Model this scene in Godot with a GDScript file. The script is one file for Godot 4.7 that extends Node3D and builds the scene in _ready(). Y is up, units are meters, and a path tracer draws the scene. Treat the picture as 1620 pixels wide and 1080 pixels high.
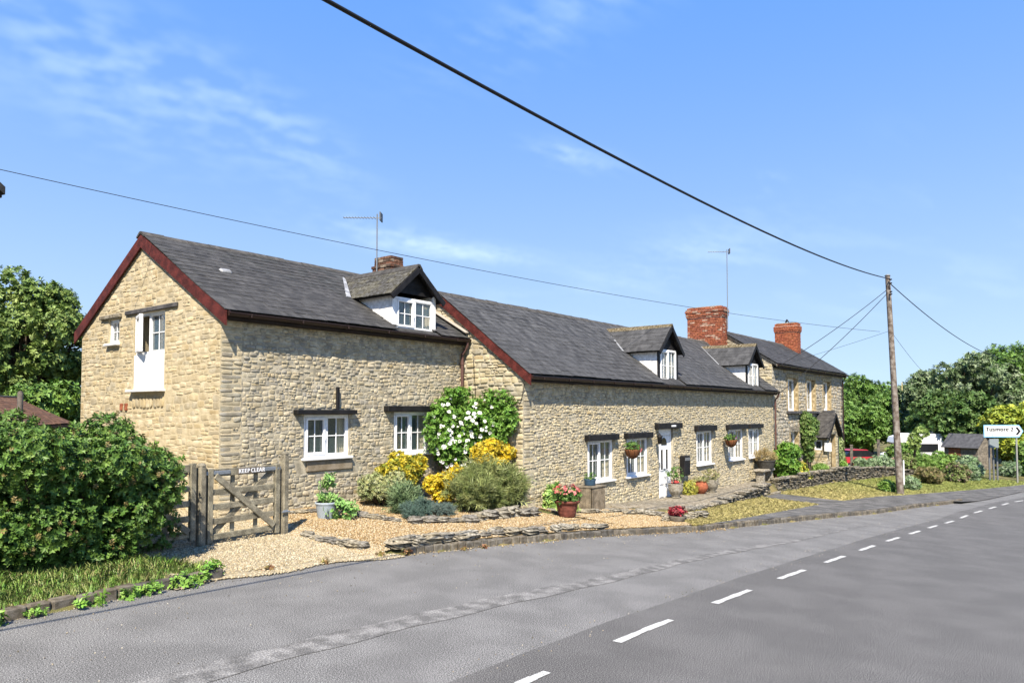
extends Node3D

const EYE := Vector3(-6.57, 1.7, 11.41)
var rng := RandomNumberGenerator.new()
var M := {}
var taken := {}
var stone_shapes := []
var slate_shapes := []
var leaf_broad: ArrayMesh
var leaf_small: ArrayMesh
var leaf_needle: ArrayMesh
var grass_tuft: ArrayMesh
var flower_head: ArrayMesh
var pebble_shape: ArrayMesh

# ---------------------------------------------------------------- mesh builder
class MB:
	var v := PackedVector3Array()
	var n := PackedVector3Array()
	var c := PackedColorArray()
	var col := Color(1, 1, 1)
	func tri(a: Vector3, b: Vector3, d: Vector3, out: Vector3) -> void:
		var m := (b - a).cross(d - a)
		if m.length_squared() < 1e-14:
			return
		if m.dot(out) > 0.0:
			var t := b
			b = d
			d = t
			m = -m
		m = -m.normalized()
		v.append(a); v.append(b); v.append(d)
		n.append(m); n.append(m); n.append(m)
		c.append(col); c.append(col); c.append(col)
	func quad(a: Vector3, b: Vector3, d: Vector3, e: Vector3, out: Vector3) -> void:
		tri(a, b, d, out)
		tri(a, d, e, out)
	func smooth(a: Vector3, b: Vector3, d: Vector3, na: Vector3, nb: Vector3, nd: Vector3) -> void:
		if (b - a).cross(d - a).dot(na + nb + nd) > 0.0:
			var t := b
			b = d
			d = t
			t = nb
			nb = nd
			nd = t
		v.append(a); v.append(b); v.append(d)
		n.append(na); n.append(nb); n.append(nd)
		c.append(col); c.append(col); c.append(col)
	func box(p: Vector3, s: Vector3, bev := 0.0, bs := Basis()) -> void:
		var h := s * 0.5
		bev = minf(bev, minf(h.x, minf(h.y, h.z)) * 0.9)
		var i := h - Vector3(bev, bev, bev)
		for ax in 3:
			for sg in [-1.0, 1.0]:
				var o := Vector3()
				o[ax] = sg
				var u := (ax + 1) % 3
				var w := (ax + 2) % 3
				var q := []
				for k in [[-1, -1], [1, -1], [1, 1], [-1, 1]]:
					var t := Vector3()
					t[ax] = sg * h[ax]
					t[u] = k[0] * i[u]
					t[w] = k[1] * i[w]
					q.append(p + bs * t)
				quad(q[0], q[1], q[2], q[3], bs * o)
		if bev <= 0.0:
			return
		for ax in 3:
			var u := (ax + 1) % 3
			var w := (ax + 2) % 3
			for su in [-1.0, 1.0]:
				for sw in [-1.0, 1.0]:
					var q := []
					for k in [[-1, 0], [1, 0], [1, 1], [-1, 1]]:
						var t := Vector3()
						t[ax] = k[0] * i[ax]
						t[u] = su * (h[u] if k[1] == 0 else i[u])
						t[w] = sw * (i[w] if k[1] == 0 else h[w])
						q.append(p + bs * t)
					var o := Vector3()
					o[u] = su
					o[w] = sw
					quad(q[0], q[1], q[2], q[3], bs * o)
		for sx in [-1.0, 1.0]:
			for sy in [-1.0, 1.0]:
				for sz in [-1.0, 1.0]:
					tri(p + bs * Vector3(sx * h.x, sy * i.y, sz * i.z), p + bs * Vector3(sx * i.x, sy * h.y, sz * i.z), p + bs * Vector3(sx * i.x, sy * i.y, sz * h.z), bs * Vector3(sx, sy, sz))
	# a box between two points (beam), width across and height
	func beam(a: Vector3, b: Vector3, w: float, t: float, bev := 0.0, up := Vector3.UP) -> void:
		var z := (b - a)
		var l := z.length()
		z = z / l
		var x := up.cross(z)
		if x.length() < 0.01:
			x = Vector3.RIGHT.cross(z)
		x = x.normalized()
		box((a + b) * 0.5, Vector3(w, t, l), bev, Basis(x, z.cross(x), z))
	func tube(pts: Array, rad: Array, sides := 8, cap := true) -> void:
		var rings := []
		var nrm := []
		var ref := Vector3(0.31, 0.2, 0.93)
		for k in pts.size():
			var d: Vector3 = (pts[mini(k + 1, pts.size() - 1)] - pts[maxi(k - 1, 0)]).normalized()
			var x := ref.cross(d)
			if x.length() < 0.05:
				x = Vector3.RIGHT.cross(d)
			x = x.normalized()
			var y := d.cross(x)
			var r := []
			var q := []
			for j in sides:
				var a := TAU * j / sides
				var o := x * cos(a) + y * sin(a)
				q.append(o)
				r.append(pts[k] + o * rad[mini(k, rad.size() - 1)])
			rings.append(r)
			nrm.append(q)
		for k in pts.size() - 1:
			for j in sides:
				var m := (j + 1) % sides
				smooth(rings[k][j], rings[k][m], rings[k + 1][m], nrm[k][j], nrm[k][m], nrm[k + 1][m])
				smooth(rings[k][j], rings[k + 1][m], rings[k + 1][j], nrm[k][j], nrm[k + 1][m], nrm[k + 1][j])
		if cap:
			for e in [0, pts.size() - 1]:
				var out: Vector3 = (pts[0] - pts[1]) if e == 0 else (pts[e] - pts[e - 1])
				for j in sides:
					tri(pts[e], rings[e][j], rings[e][(j + 1) % sides], out)
	func lathe(prof: Array, sides := 20, at := Vector3()) -> void:
		var nn := []
		for k in prof.size():
			var d: Vector2 = (prof[mini(k + 1, prof.size() - 1)] - prof[maxi(k - 1, 0)])
			nn.append(Vector2(d.y, -d.x).normalized())
		for k in prof.size() - 1:
			for j in sides:
				var a := TAU * j / sides
				var b := TAU * (j + 1) / sides
				var p := []
				var q := []
				for e in [[k, a], [k, b], [k + 1, b], [k + 1, a]]:
					var pr: Vector2 = prof[e[0]]
					var nr: Vector2 = nn[e[0]]
					p.append(at + Vector3(cos(e[1]) * pr.x, pr.y, sin(e[1]) * pr.x))
					q.append(Vector3(cos(e[1]) * nr.x, nr.y, sin(e[1]) * nr.x))
				smooth(p[0], p[1], p[2], q[0], q[1], q[2])
				smooth(p[0], p[2], p[3], q[0], q[2], q[3])
	func prism(poly: Array, z0: float, z1: float, t := Transform3D()) -> void:
		var pk := PackedVector2Array(poly)
		var ids := Geometry2D.triangulate_polygon(pk)
		for z in [z0, z1]:
			var out := t.basis * Vector3(0, 0, 1.0 if z == maxf(z0, z1) else -1.0)
			for k in range(0, ids.size(), 3):
				tri(t * Vector3(pk[ids[k]].x, pk[ids[k]].y, z), t * Vector3(pk[ids[k + 1]].x, pk[ids[k + 1]].y, z), t * Vector3(pk[ids[k + 2]].x, pk[ids[k + 2]].y, z), out)
		var ar := 0.0
		for k in pk.size():
			var e := pk[(k + 1) % pk.size()]
			ar += pk[k].x * e.y - e.x * pk[k].y
		for k in pk.size():
			var p := pk[k]
			var q := pk[(k + 1) % pk.size()]
			var o := Vector2(q.y - p.y, p.x - q.x) * (1.0 if ar > 0.0 else -1.0)
			quad(t * Vector3(p.x, p.y, z0), t * Vector3(q.x, q.y, z0), t * Vector3(q.x, q.y, z1), t * Vector3(p.x, p.y, z1), t.basis * Vector3(o.x, o.y, 0))
	func add(shape: Array, t: Transform3D) -> void:
		var nb := t.basis.inverse().transposed()
		for k in shape[0].size():
			v.append(t * shape[0][k])
			n.append((nb * shape[1][k]).normalized())
			c.append(col)
	func mesh() -> ArrayMesh:
		var a := []
		a.resize(Mesh.ARRAY_MAX)
		a[Mesh.ARRAY_VERTEX] = v
		a[Mesh.ARRAY_NORMAL] = n
		a[Mesh.ARRAY_COLOR] = c
		var m := ArrayMesh.new()
		m.add_surface_from_arrays(Mesh.PRIMITIVE_TRIANGLES, a)
		return m

func numbered(called: String) -> String:
	taken[called] = taken.get(called, 0) + 1
	return called if taken[called] == 1 else "%s_%03d" % [called, taken[called] - 1]

func put(called: String, mesh: Mesh, mat: Material, parent: Node = self) -> MeshInstance3D:
	var o := MeshInstance3D.new()
	o.name = numbered(called) if parent == self else called
	o.mesh = mesh
	o.material_override = mat
	parent.add_child(o, true)
	return o

func part(called: String, mb: MB, mat: Material, parent: Node = self) -> MeshInstance3D:
	return put(called, mb.mesh(), mat, parent)

func tag(o: Node, label: String, category := "", group := "", kind := "") -> void:
	if label: o.set_meta("label", label)
	if category: o.set_meta("category", category)
	if group: o.set_meta("group", group)
	if kind: o.set_meta("kind", kind)

func thing(called: String, label: String, category: String, at := Vector3.ZERO, turn := 0.0, group := "") -> Node3D:
	var o := Node3D.new()
	o.name = numbered(called)
	add_child(o)
	o.position = at
	o.rotation.y = turn
	tag(o, label, category, group)
	return o

func struct(called: String, mb: MB, mat: Material) -> MeshInstance3D:
	var o := part(called, mb, mat)
	o.set_meta("kind", "structure")
	return o

# ---------------------------------------------------------------- materials
func noise_tex(freq: float, oct: int, lo: Color, hi: Color, sd: int, size := 512, type := FastNoiseLite.TYPE_SIMPLEX_SMOOTH, p0 := 0.25, p1 := 0.75) -> NoiseTexture2D:
	var f := FastNoiseLite.new()
	f.noise_type = type
	f.seed = sd
	f.frequency = freq
	f.fractal_octaves = oct
	f.fractal_type = FastNoiseLite.FRACTAL_FBM if oct > 1 else FastNoiseLite.FRACTAL_NONE
	var t := NoiseTexture2D.new()
	t.width = size
	t.height = size
	t.seamless = true
	t.noise = f
	var g := Gradient.new()
	g.offsets = PackedFloat32Array([p0, p1])
	g.colors = PackedColorArray([lo, hi])
	t.color_ramp = g
	t.set_meta("mean", Color((lo.r + hi.r) * 0.5, (lo.g + hi.g) * 0.5, (lo.b + hi.b) * 0.5))
	return t

func bump_tex(freq: float, oct: int, strength: float, sd: int, type := FastNoiseLite.TYPE_SIMPLEX_SMOOTH) -> NoiseTexture2D:
	var f := FastNoiseLite.new()
	f.noise_type = type
	f.seed = sd
	f.frequency = freq
	f.fractal_octaves = oct
	var t := NoiseTexture2D.new()
	t.width = 512
	t.height = 512
	t.seamless = true
	t.as_normal_map = true
	t.bump_strength = strength
	t.noise = f
	return t

func grey(x: float) -> Color:
	return Color(x, x, x)

# linear base colour; fine and coarse textures multiply it
func surf(c: Color, rough := 0.85, fine: Texture2D = null, coarse: Texture2D = null, bump: Texture2D = null, fs := 2.0, cs := 0.3, bs := 1.0) -> StandardMaterial3D:
	var m := StandardMaterial3D.new()
	# textures darken on average; the base colour stands for the mean
	var k := Color(1, 1, 1)
	for t in [fine, coarse]:
		if t: k = Color(k.r / t.get_meta("mean").r, k.g / t.get_meta("mean").g, k.b / t.get_meta("mean").b)
	m.set_meta("gain", k)
	m.albedo_color = (c * k).linear_to_srgb()
	m.roughness = rough
	m.metallic_specular = 0.35
	m.uv1_triplanar = true
	m.uv1_world_triplanar = true
	m.uv1_scale = Vector3(fs, fs, fs)
	if fine: m.albedo_texture = fine
	if coarse:
		m.detail_enabled = true
		m.detail_blend_mode = BaseMaterial3D.BLEND_MODE_MUL
		m.detail_uv_layer = BaseMaterial3D.DETAIL_UV_2
		m.uv2_triplanar = true
		m.uv2_world_triplanar = true
		m.uv2_scale = Vector3(cs, cs, cs)
		m.detail_albedo = coarse
	if bump:
		m.normal_enabled = true
		m.normal_texture = bump
		m.normal_scale = bs
	return m

func tinted(m: StandardMaterial3D, c: Color) -> StandardMaterial3D:
	var d: StandardMaterial3D = m.duplicate()
	d.albedo_color = (c * m.get_meta("gain")).linear_to_srgb()
	d.set_meta("gain", m.get_meta("gain"))
	d.set_meta("base", c)
	return d

func vcol(m: StandardMaterial3D) -> StandardMaterial3D:
	var d: StandardMaterial3D = m.duplicate()
	d.albedo_color = m.get_meta("gain").linear_to_srgb()
	d.vertex_color_use_as_albedo = true
	return d

func leafmat(light: float) -> StandardMaterial3D:
	var m := StandardMaterial3D.new()
	m.vertex_color_use_as_albedo = true
	m.roughness = 0.5
	m.metallic_specular = 0.4
	m.backlight = Color(light, light, light * 0.6)
	return m

func make_materials() -> void:
	var grain := noise_tex(0.06, 4, grey(0.72), grey(1.0), 3)
	var speck := noise_tex(0.16, 3, grey(0.55), grey(1.0), 5)
	var blotch := noise_tex(0.012, 5, grey(0.74), grey(1.0), 7)
	var blotch2 := noise_tex(0.02, 5, Color(0.72, 0.70, 0.66), Color(1, 1, 1), 11)
	var b_rough := bump_tex(0.05, 5, 6.0, 13)
	var b_fine := bump_tex(0.2, 3, 4.0, 17)
	M.grain = grain
	M.stone = surf(Color(0.4, 0.33, 0.22), 0.92, grain, noise_tex(0.02, 5, Color(0.86, 0.84, 0.80), Color(1, 1, 1), 12), b_rough, 2.2, 0.35, 0.45)
	M.mortar = surf(Color(0.53, 0.475, 0.355), 0.95, grain, blotch, b_rough, 2.5, 0.5, 0.8)
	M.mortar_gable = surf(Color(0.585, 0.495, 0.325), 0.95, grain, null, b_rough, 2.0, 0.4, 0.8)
	M.mortar_far = surf(Color(0.36, 0.32, 0.25), 0.95, grain, blotch, b_rough, 2.5, 0.5, 0.8)
	M.ashlar = surf(Color(0.50, 0.40, 0.235), 0.9, grain, blotch2, b_fine, 2.0, 0.5, 0.4)
	M.slate = surf(Color(0.062, 0.062, 0.062), 0.8, grain, blotch, b_fine, 1.6, 0.5, 0.35)
	M.slate_mossy = surf(Color(0.15, 0.14, 0.11), 0.9, speck, noise_tex(0.03, 4, Color(0.55, 0.52, 0.4), Color(1, 1, 1), 19), b_rough, 1.5, 0.8, 0.6)
	M.ridge = surf(Color(0.105, 0.10, 0.093), 0.9, speck, blotch, b_rough, 2.0, 0.7, 0.6)
	M.barge = surf(Color(0.115, 0.024, 0.019), 0.75, grain, blotch, b_fine, 1.0, 0.6, 0.15)
	M.gutter = surf(Color(0.035, 0.021, 0.018), 0.4, grain, null, null, 1.0)
	M.fascia = surf(Color(0.035, 0.024, 0.021), 0.7, grain, blotch, null, 1.5)
	M.pipe = surf(Color(0.13, 0.07, 0.06), 0.5, grain, null, null, 1.5)
	M.black = surf(Color(0.016, 0.015, 0.016), 0.6, grain, blotch, b_fine, 2.0, 0.6, 0.3)
	M.slate_lintel = surf(Color(0.12, 0.115, 0.115), 0.8, speck, blotch, b_rough, 2.0, 0.6, 0.6)
	M.white = surf(Color(0.80, 0.81, 0.82), 0.35, noise_tex(0.02, 3, grey(0.94), grey(1.0), 23), null, null, 0.8)
	M.render = surf(Color(0.80, 0.79, 0.77), 0.85, noise_tex(0.02, 4, grey(0.9), grey(1.0), 29), null, b_fine, 0.9, 0.15, 0.2)
	M.lead = surf(Color(0.42, 0.43, 0.44), 0.5, grain, blotch, null, 2.0, 0.8)
	M.brick_old = surf(Color(0.22, 0.085, 0.05), 0.9, speck, blotch2, b_rough, 3.0, 0.7, 0.6)
	M.brick_red = surf(Color(0.40, 0.13, 0.07), 0.9, speck, blotch2, b_rough, 3.0, 0.7, 0.6)
	M.brick_mortar = surf(Color(0.42, 0.37, 0.31), 0.95, grain, null, null, 3.0)
	M.curtain = surf(Color(0.62, 0.55, 0.38), 0.95, grain, null, null, 2.0)
	M.net = surf(Color(0.66, 0.66, 0.64), 0.95, grain, null, null, 2.0)
	M.inside = surf(Color(0.34, 0.31, 0.26), 0.95, grain, null, null, 1.0)
	M.wood = surf(Color(0.235, 0.195, 0.125), 0.85, noise_tex(0.03, 5, grey(0.55), grey(1.0), 31), blotch, b_fine, 1.4, 0.8, 0.5)
	M.wood.uv1_scale = Vector3(5.0, 5.0, 5.0)
	M.wood_grey = surf(Color(0.23, 0.20, 0.17), 0.9, speck, blotch, b_fine, 2.5, 0.6, 0.5)
	M.pole = surf(Color(0.33, 0.29, 0.25), 0.9, speck, noise_tex(0.02, 5, Color(0.6, 0.55, 0.52), Color(1, 1, 1), 37), b_rough, 2.5, 0.35, 0.5)
	M.steel = surf(Color(0.30, 0.33, 0.36), 0.45, grain, null, null, 2.0)
	M.steel.metallic = 0.5
	M.grey_paint = surf(Color(0.17, 0.18, 0.19), 0.6, grain, null, null, 1.0)
	M.cable = surf(Color(0.012, 0.012, 0.013), 0.6)
	M.terracotta = surf(Color(0.40, 0.125, 0.062), 0.8, grain, blotch, b_fine, 2.5, 1.5, 0.2)
	M.terracotta_dark = surf(Color(0.25, 0.085, 0.06), 0.75, grain, blotch, b_fine, 2.5, 1.5, 0.2)
	M.pot_stone = surf(Color(0.40, 0.37, 0.31), 0.9, speck, blotch2, b_rough, 3.0, 1.0, 0.4)
	M.pot_blue = surf(Color(0.05, 0.10, 0.16), 0.4, grain, null, null, 2.0)
	M.pot_pale = surf(Color(0.38, 0.44, 0.50), 0.4, grain, null, null, 2.0)
	M.soil = surf(Color(0.07, 0.05, 0.035), 1.0, speck, null, b_rough, 3.0)
	M.road = surf(Color(0.182, 0.176, 0.167), 0.9, noise_tex(0.16, 3, grey(0.30), grey(1.0), 41, 1024), noise_tex(0.012, 6, grey(0.91), grey(1.0), 43), b_fine, 0.5, 0.13, 0.15)
	M.layby = surf(Color(0.255, 0.25, 0.238), 0.92, noise_tex(0.15, 3, grey(0.38), grey(1.0), 47, 1024), noise_tex(0.014, 6, grey(0.90), grey(1.0), 53), b_fine, 0.45, 0.15, 0.15)
	M.patch = surf(Color(0.232, 0.226, 0.214), 0.95, noise_tex(0.09, 2, grey(0.62), grey(1.0), 59, 1024, FastNoiseLite.TYPE_CELLULAR, 0.2, 0.6), blotch, b_rough, 0.7, 0.5, 0.5)
	M.path = surf(Color(0.20, 0.194, 0.183), 0.95, noise_tex(0.2, 3, grey(0.5), grey(1.0), 61), blotch, b_fine, 1.2, 0.2, 0.9)
	M.paint = surf(Color(0.46, 0.46, 0.435), 0.8, noise_tex(0.09, 4, grey(0.4), grey(1.0), 67, 512, FastNoiseLite.TYPE_SIMPLEX_SMOOTH, 0.2, 0.45), null, b_fine, 1.5)
	M.sett = surf(Color(0.18, 0.165, 0.14), 0.9, speck, blotch2, b_rough, 2.5, 0.8, 0.8)
	M.rubble = surf(Color(0.36, 0.325, 0.26), 0.95, speck, noise_tex(0.03, 5, Color(0.5, 0.49, 0.47), Color(1, 1, 1), 71), b_rough, 2.0, 0.8, 1.0)
	M.flag = surf(Color(0.33, 0.295, 0.23), 0.95, speck, blotch2, b_rough, 1.5, 0.6, 0.5)
	M.gravel = surf(Color(0.33, 0.24, 0.125), 1.0, noise_tex(0.12, 2, grey(0.45), grey(1.0), 73, 1024, FastNoiseLite.TYPE_CELLULAR, 0.15, 0.7), null, b_rough, 1.2, 0.3, 1.0)
	M.gravel_pale = surf(Color(0.40, 0.34, 0.225), 1.0, noise_tex(0.12, 2, grey(0.45), grey(1.0), 79, 1024, FastNoiseLite.TYPE_CELLULAR, 0.15, 0.7), null, b_rough, 1.2, 0.3, 1.0)
	M.pebble = vcol(surf(Color.WHITE, 0.8, grain, null, null, 3.0))
	M.ground = surf(Color(0.25, 0.21, 0.085), 1.0, noise_tex(0.15, 4, grey(0.5), grey(1.0), 83), noise_tex(0.012, 5, Color(0.5, 0.62, 0.5), Color(1, 1, 1), 89), b_rough, 1.5, 0.12, 1.0)
	M.tile_brown = surf(Color(0.20, 0.105, 0.065), 0.95, speck, blotch2, b_rough, 2.0, 0.5, 0.6)
	M.bark = surf(Color(0.11, 0.085, 0.06), 0.95, speck, blotch, b_rough, 1.5, 0.5, 1.0)
	M.leaf = leafmat(0.55)
	M.petal = leafmat(0.5)
	M.petal.roughness = 0.8
	var g := StandardMaterial3D.new()
	g.albedo_color = Color(0.5, 0.6, 0.62, 0.10)
	g.transparency = BaseMaterial3D.TRANSPARENCY_ALPHA
	g.roughness = 0.03
	g.metallic_specular = 0.55
	M.glass = g
	var dg: StandardMaterial3D = surf(Color(0.015, 0.017, 0.02), 0.06)
	dg.metallic_specular = 0.5
	M.dark_glass = dg
	M.car_red = surf(Color(0.42, 0.02, 0.035), 0.25)
	M.car_red.clearcoat_enabled = true
	M.tyre = surf(Color(0.02, 0.02, 0.02), 0.9)
	M.sign_white = surf(Color(0.78, 0.79, 0.80), 0.5)
	M.sign_blue = surf(Color(0.22, 0.45, 0.68), 0.5)
	M.ink = surf(Color(0.01, 0.01, 0.012), 0.6)

# ---------------------------------------------------------------- shared shapes
func soften(tris: Array) -> Array:
	var acc := {}
	var vs := PackedVector3Array()
	var ns := PackedVector3Array()
	for t in tris:
		var m: Vector3 = (t[2] - t[0]).cross(t[1] - t[0])
		for p in t:
			var key := Vector3i(p * 2000.0)
			acc[key] = acc.get(key, Vector3.ZERO) + m
	for t in tris:
		for p in t:
			vs.append(p)
			ns.append(acc[Vector3i(p * 2000.0)].normalized())
	return [vs, ns]

func shape_mesh(s: Array, col = null) -> ArrayMesh:
	var a := []
	a.resize(Mesh.ARRAY_MAX)
	a[Mesh.ARRAY_VERTEX] = s[0]
	a[Mesh.ARRAY_NORMAL] = s[1]
	if s.size() > 2:
		a[Mesh.ARRAY_COLOR] = s[2]
	var m := ArrayMesh.new()
	m.add_surface_from_arrays(Mesh.PRIMITIVE_TRIANGLES, a)
	return m

# a rough building stone: unit wide, unit high, unit proud, seated at z = 0
func make_stone(k: int) -> Array:
	var r := RandomNumberGenerator.new()
	r.seed = 900 + k
	var np := 9
	var rings := []
	var cx := r.randf_range(-0.06, 0.06)
	for ring in [[0.0, 1.0], [0.62, 0.97], [0.93, 0.72]]:
		var pts := []
		for j in np:
			var a: float = TAU * (j + 0.5) / np + 0.35 * sin(k * 3.1 + j * 2.3) / np
			var co := cos(a)
			var si := sin(a)
			var e: float = [0.36, 0.46, 0.6][k % 3]
			var p := Vector2(signf(co) * pow(absf(co), e), signf(si) * pow(absf(si), e)) * 0.5
			var jr := RandomNumberGenerator.new()
			jr.seed = k * 77 + j
			p *= jr.randf_range(0.78, 1.05)
			p *= ring[1]
			pts.append(Vector3(p.x + (cx if ring[1] < 0.8 else 0.0), p.y, ring[0] * (1.0 if ring[0] == 0.0 else r.randf_range(0.82, 1.12))))
		rings.append(pts)
	var tris := []
	for q in 2:
		for j in np:
			var m := (j + 1) % np
			tris.append([rings[q][j], rings[q + 1][m], rings[q][m]])
			tris.append([rings[q][j], rings[q + 1][j], rings[q + 1][m]])
	var top := Vector3(cx, 0, r.randf_range(0.95, 1.1))
	for j in np:
		tris.append([rings[2][j], top, rings[2][(j + 1) % np]])
	return soften(tris)

# a loose boulder-like stone, unit sized, all round
func make_rock(k: int) -> Array:
	var r := RandomNumberGenerator.new()
	r.seed = 500 + k
	var nu := 8
	var rows := []
	for i in [-1.0, -0.55, 0.25, 0.85, 1.0]:
		var ring := []
		for j in nu:
			var a: float = TAU * j / nu + i
			var w: float = pow(1.0 - absf(i) * 0.62, 0.4) * r.randf_range(0.74, 1.1) * 0.56
			ring.append(Vector3(signf(cos(a)) * pow(absf(cos(a)), 0.6) * w, i * 0.5 * r.randf_range(0.82, 1.12), signf(sin(a)) * pow(absf(sin(a)), 0.6) * w))
		rows.append(ring)
	var tris := []
	for q in rows.size() - 1:
		for j in nu:
			var m := (j + 1) % nu
			tris.append([rows[q][j], rows[q][m], rows[q + 1][m]])
			tris.append([rows[q][j], rows[q + 1][m], rows[q + 1][j]])
	for e in [0, rows.size() - 1]:
		var mid := Vector3.ZERO
		for p in rows[e]:
			mid += p / nu
		for j in nu:
			if e == 0:
				tris.append([mid, rows[e][(j + 1) % nu], rows[e][j]])
			else:
				tris.append([mid, rows[e][j], rows[e][(j + 1) % nu]])
	# rough broken faces: half way between facets and a smooth skin
	var s := soften(tris)
	for n in tris.size():
		var f: Vector3 = (tris[n][2] - tris[n][0]).cross(tris[n][1] - tris[n][0]).normalized()
		for e in 3:
			s[1][n * 3 + e] = (s[1][n * 3 + e] * 0.25 + f).normalized()
	return s

var rock_shapes := []

func leaf_into(mb: MB, base: Vector3, dir: Vector3, side: Vector3, l: float, w: float, fold: float) -> void:
	var up := side.cross(dir).normalized()
	var tip := base + dir * l - up * l * 0.12
	var mid := base + dir * l * 0.45
	var a := mid + side * w * 0.5 + up * fold
	var b := mid - side * w * 0.5 + up * fold
	mb.smooth(base, a, tip, (up - side * 0.4).normalized(), (up - side * 0.4).normalized(), (up - side * 0.4).normalized())
	mb.smooth(base, tip, b, (up + side * 0.4).normalized(), (up + side * 0.4).normalized(), (up + side * 0.4).normalized())

func make_shapes() -> void:
	for k in 14:
		stone_shapes.append(make_stone(k))
	for k in 8:
		rock_shapes.append(make_rock(k))
	var r := RandomNumberGenerator.new()
	r.seed = 41
	var b := MB.new()
	for j in 9:
		var a := j * 2.4
		var h := 0.1 + 0.8 * j / 9.0
		var d := Vector3(cos(a), r.randf_range(0.1, 0.7), sin(a)).normalized()
		leaf_into(b, Vector3(0, h * 0.6, 0), d, d.cross(Vector3.UP).normalized(), r.randf_range(0.42, 0.6), 0.3, 0.05)
	leaf_broad = b.mesh()
	b = MB.new()
	for j in 14:
		var a := j * 2.4
		var h := 0.9 * j / 14.0
		var d := Vector3(cos(a), r.randf_range(0.0, 0.9), sin(a)).normalized()
		leaf_into(b, Vector3(cos(a) * 0.05, h * 0.8, sin(a) * 0.05), d, d.cross(Vector3.UP).normalized(), r.randf_range(0.25, 0.38), 0.17, 0.03)
	leaf_small = b.mesh()
	b = MB.new()
	for j in 18:
		var a := j * 2.4
		var h := 0.75 * j / 18.0
		var d := Vector3(cos(a), r.randf_range(0.7, 1.8), sin(a)).normalized()
		leaf_into(b, Vector3(0, h, 0), d, d.cross(Vector3.UP).normalized(), r.randf_range(0.3, 0.45), 0.045, 0.0)
	leaf_needle = b.mesh()
	b = MB.new()
	for j in 9:
		var a := j * 2.4
		var o := Vector3(cos(a), 0, sin(a)) * r.randf_range(0.02, 0.16)
		var lean := Vector3(cos(a + r.randf_range(-1, 1)), 0, sin(a + r.randf_range(-1, 1))) * r.randf_range(0.15, 0.55)
		var w := lean.cross(Vector3.UP).normalized() * 0.022
		var h := r.randf_range(0.55, 1.0)
		var p0 := o
		var p1 := o + lean * 0.35 + Vector3(0, h * 0.6, 0)
		var p2 := o + lean + Vector3(0, h * (0.95 - lean.length() * 0.4), 0)
		var nn := (lean.normalized() + Vector3.UP * 0.4).normalized()
		b.smooth(p0 - w, p0 + w, p1 + w * 0.8, nn, nn, nn)
		b.smooth(p0 - w, p1 + w * 0.8, p1 - w * 0.8, nn, nn, nn)
		b.smooth(p1 - w * 0.8, p1 + w * 0.8, p2, nn, nn, nn)
	grass_tuft = b.mesh()
	b = MB.new()
	for j in 11:
		var a := j * 2.4
		var el := 0.1 + 0.9 * float(j % 4) / 4.0
		var d := Vector3(cos(a), el, sin(a)).normalized()
		leaf_into(b, d * 0.12, d, d.cross(Vector3(0.1, 1, 0.05)).normalized(), 0.45, 0.42, 0.06)
	flower_head = b.mesh()
	pebble_shape = shape_mesh(make_pebble())

func make_pebble() -> Array:
	var p := [Vector3(0.5, 0, 0.05), Vector3(-0.48, 0.02, 0), Vector3(0, 0.3, 0.03), Vector3(0.05, -0.3, 0), Vector3(0.02, 0.03, 0.42), Vector3(-0.04, 0, -0.4)]
	var t := []
	for f in [[0, 2, 4], [4, 2, 1], [1, 2, 5], [5, 2, 0], [0, 4, 3], [4, 1, 3], [1, 5, 3], [5, 0, 3]]:
		t.append([p[f[0]], p[f[1]], p[f[2]]] if (p[f[1]] - p[f[0]]).cross(p[f[2]] - p[f[0]]).dot(p[f[0]] + p[f[1]] + p[f[2]]) < 0 else [p[f[0]], p[f[2]], p[f[1]]])
	return soften(t)

func scatter(called: String, mesh: Mesh, xf: Array, cols: Array, mat: Material, parent: Node = self, stuff := true) -> MultiMeshInstance3D:
	var mm := MultiMesh.new()
	mm.transform_format = MultiMesh.TRANSFORM_3D
	mm.use_colors = true
	mm.mesh = mesh
	mm.instance_count = xf.size()
	for k in xf.size():
		mm.set_instance_transform(k, xf[k])
		mm.set_instance_color(k, cols[k])
	var o := MultiMeshInstance3D.new()
	o.name = numbered(called) if parent == self else called
	o.multimesh = mm
	o.material_override = mat
	parent.add_child(o, true)
	if stuff: o.set_meta("kind", "stuff")
	return o

func any_dir(r: RandomNumberGenerator) -> Vector3:
	var z := r.randf_range(-1, 1)
	var a := r.randf() * TAU
	var s := sqrt(1 - z * z)
	return Vector3(cos(a) * s, z, sin(a) * s)

func facing(y: Vector3, roll: float) -> Basis:
	var x := y.cross(Vector3(0.3, 0.2, 0.93)).normalized()
	return Basis(x, y, x.cross(y)).rotated(y, roll)

func tone(cols: Array, r: RandomNumberGenerator) -> Color:
	var a: Color = cols[r.randi() % cols.size()]
	var b: Color = cols[r.randi() % cols.size()]
	var c := a.lerp(b, r.randf() * 0.6)
	var k := r.randf_range(0.8, 1.2)
	return Color(c.r * k, c.g * k, c.b * k)

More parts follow.
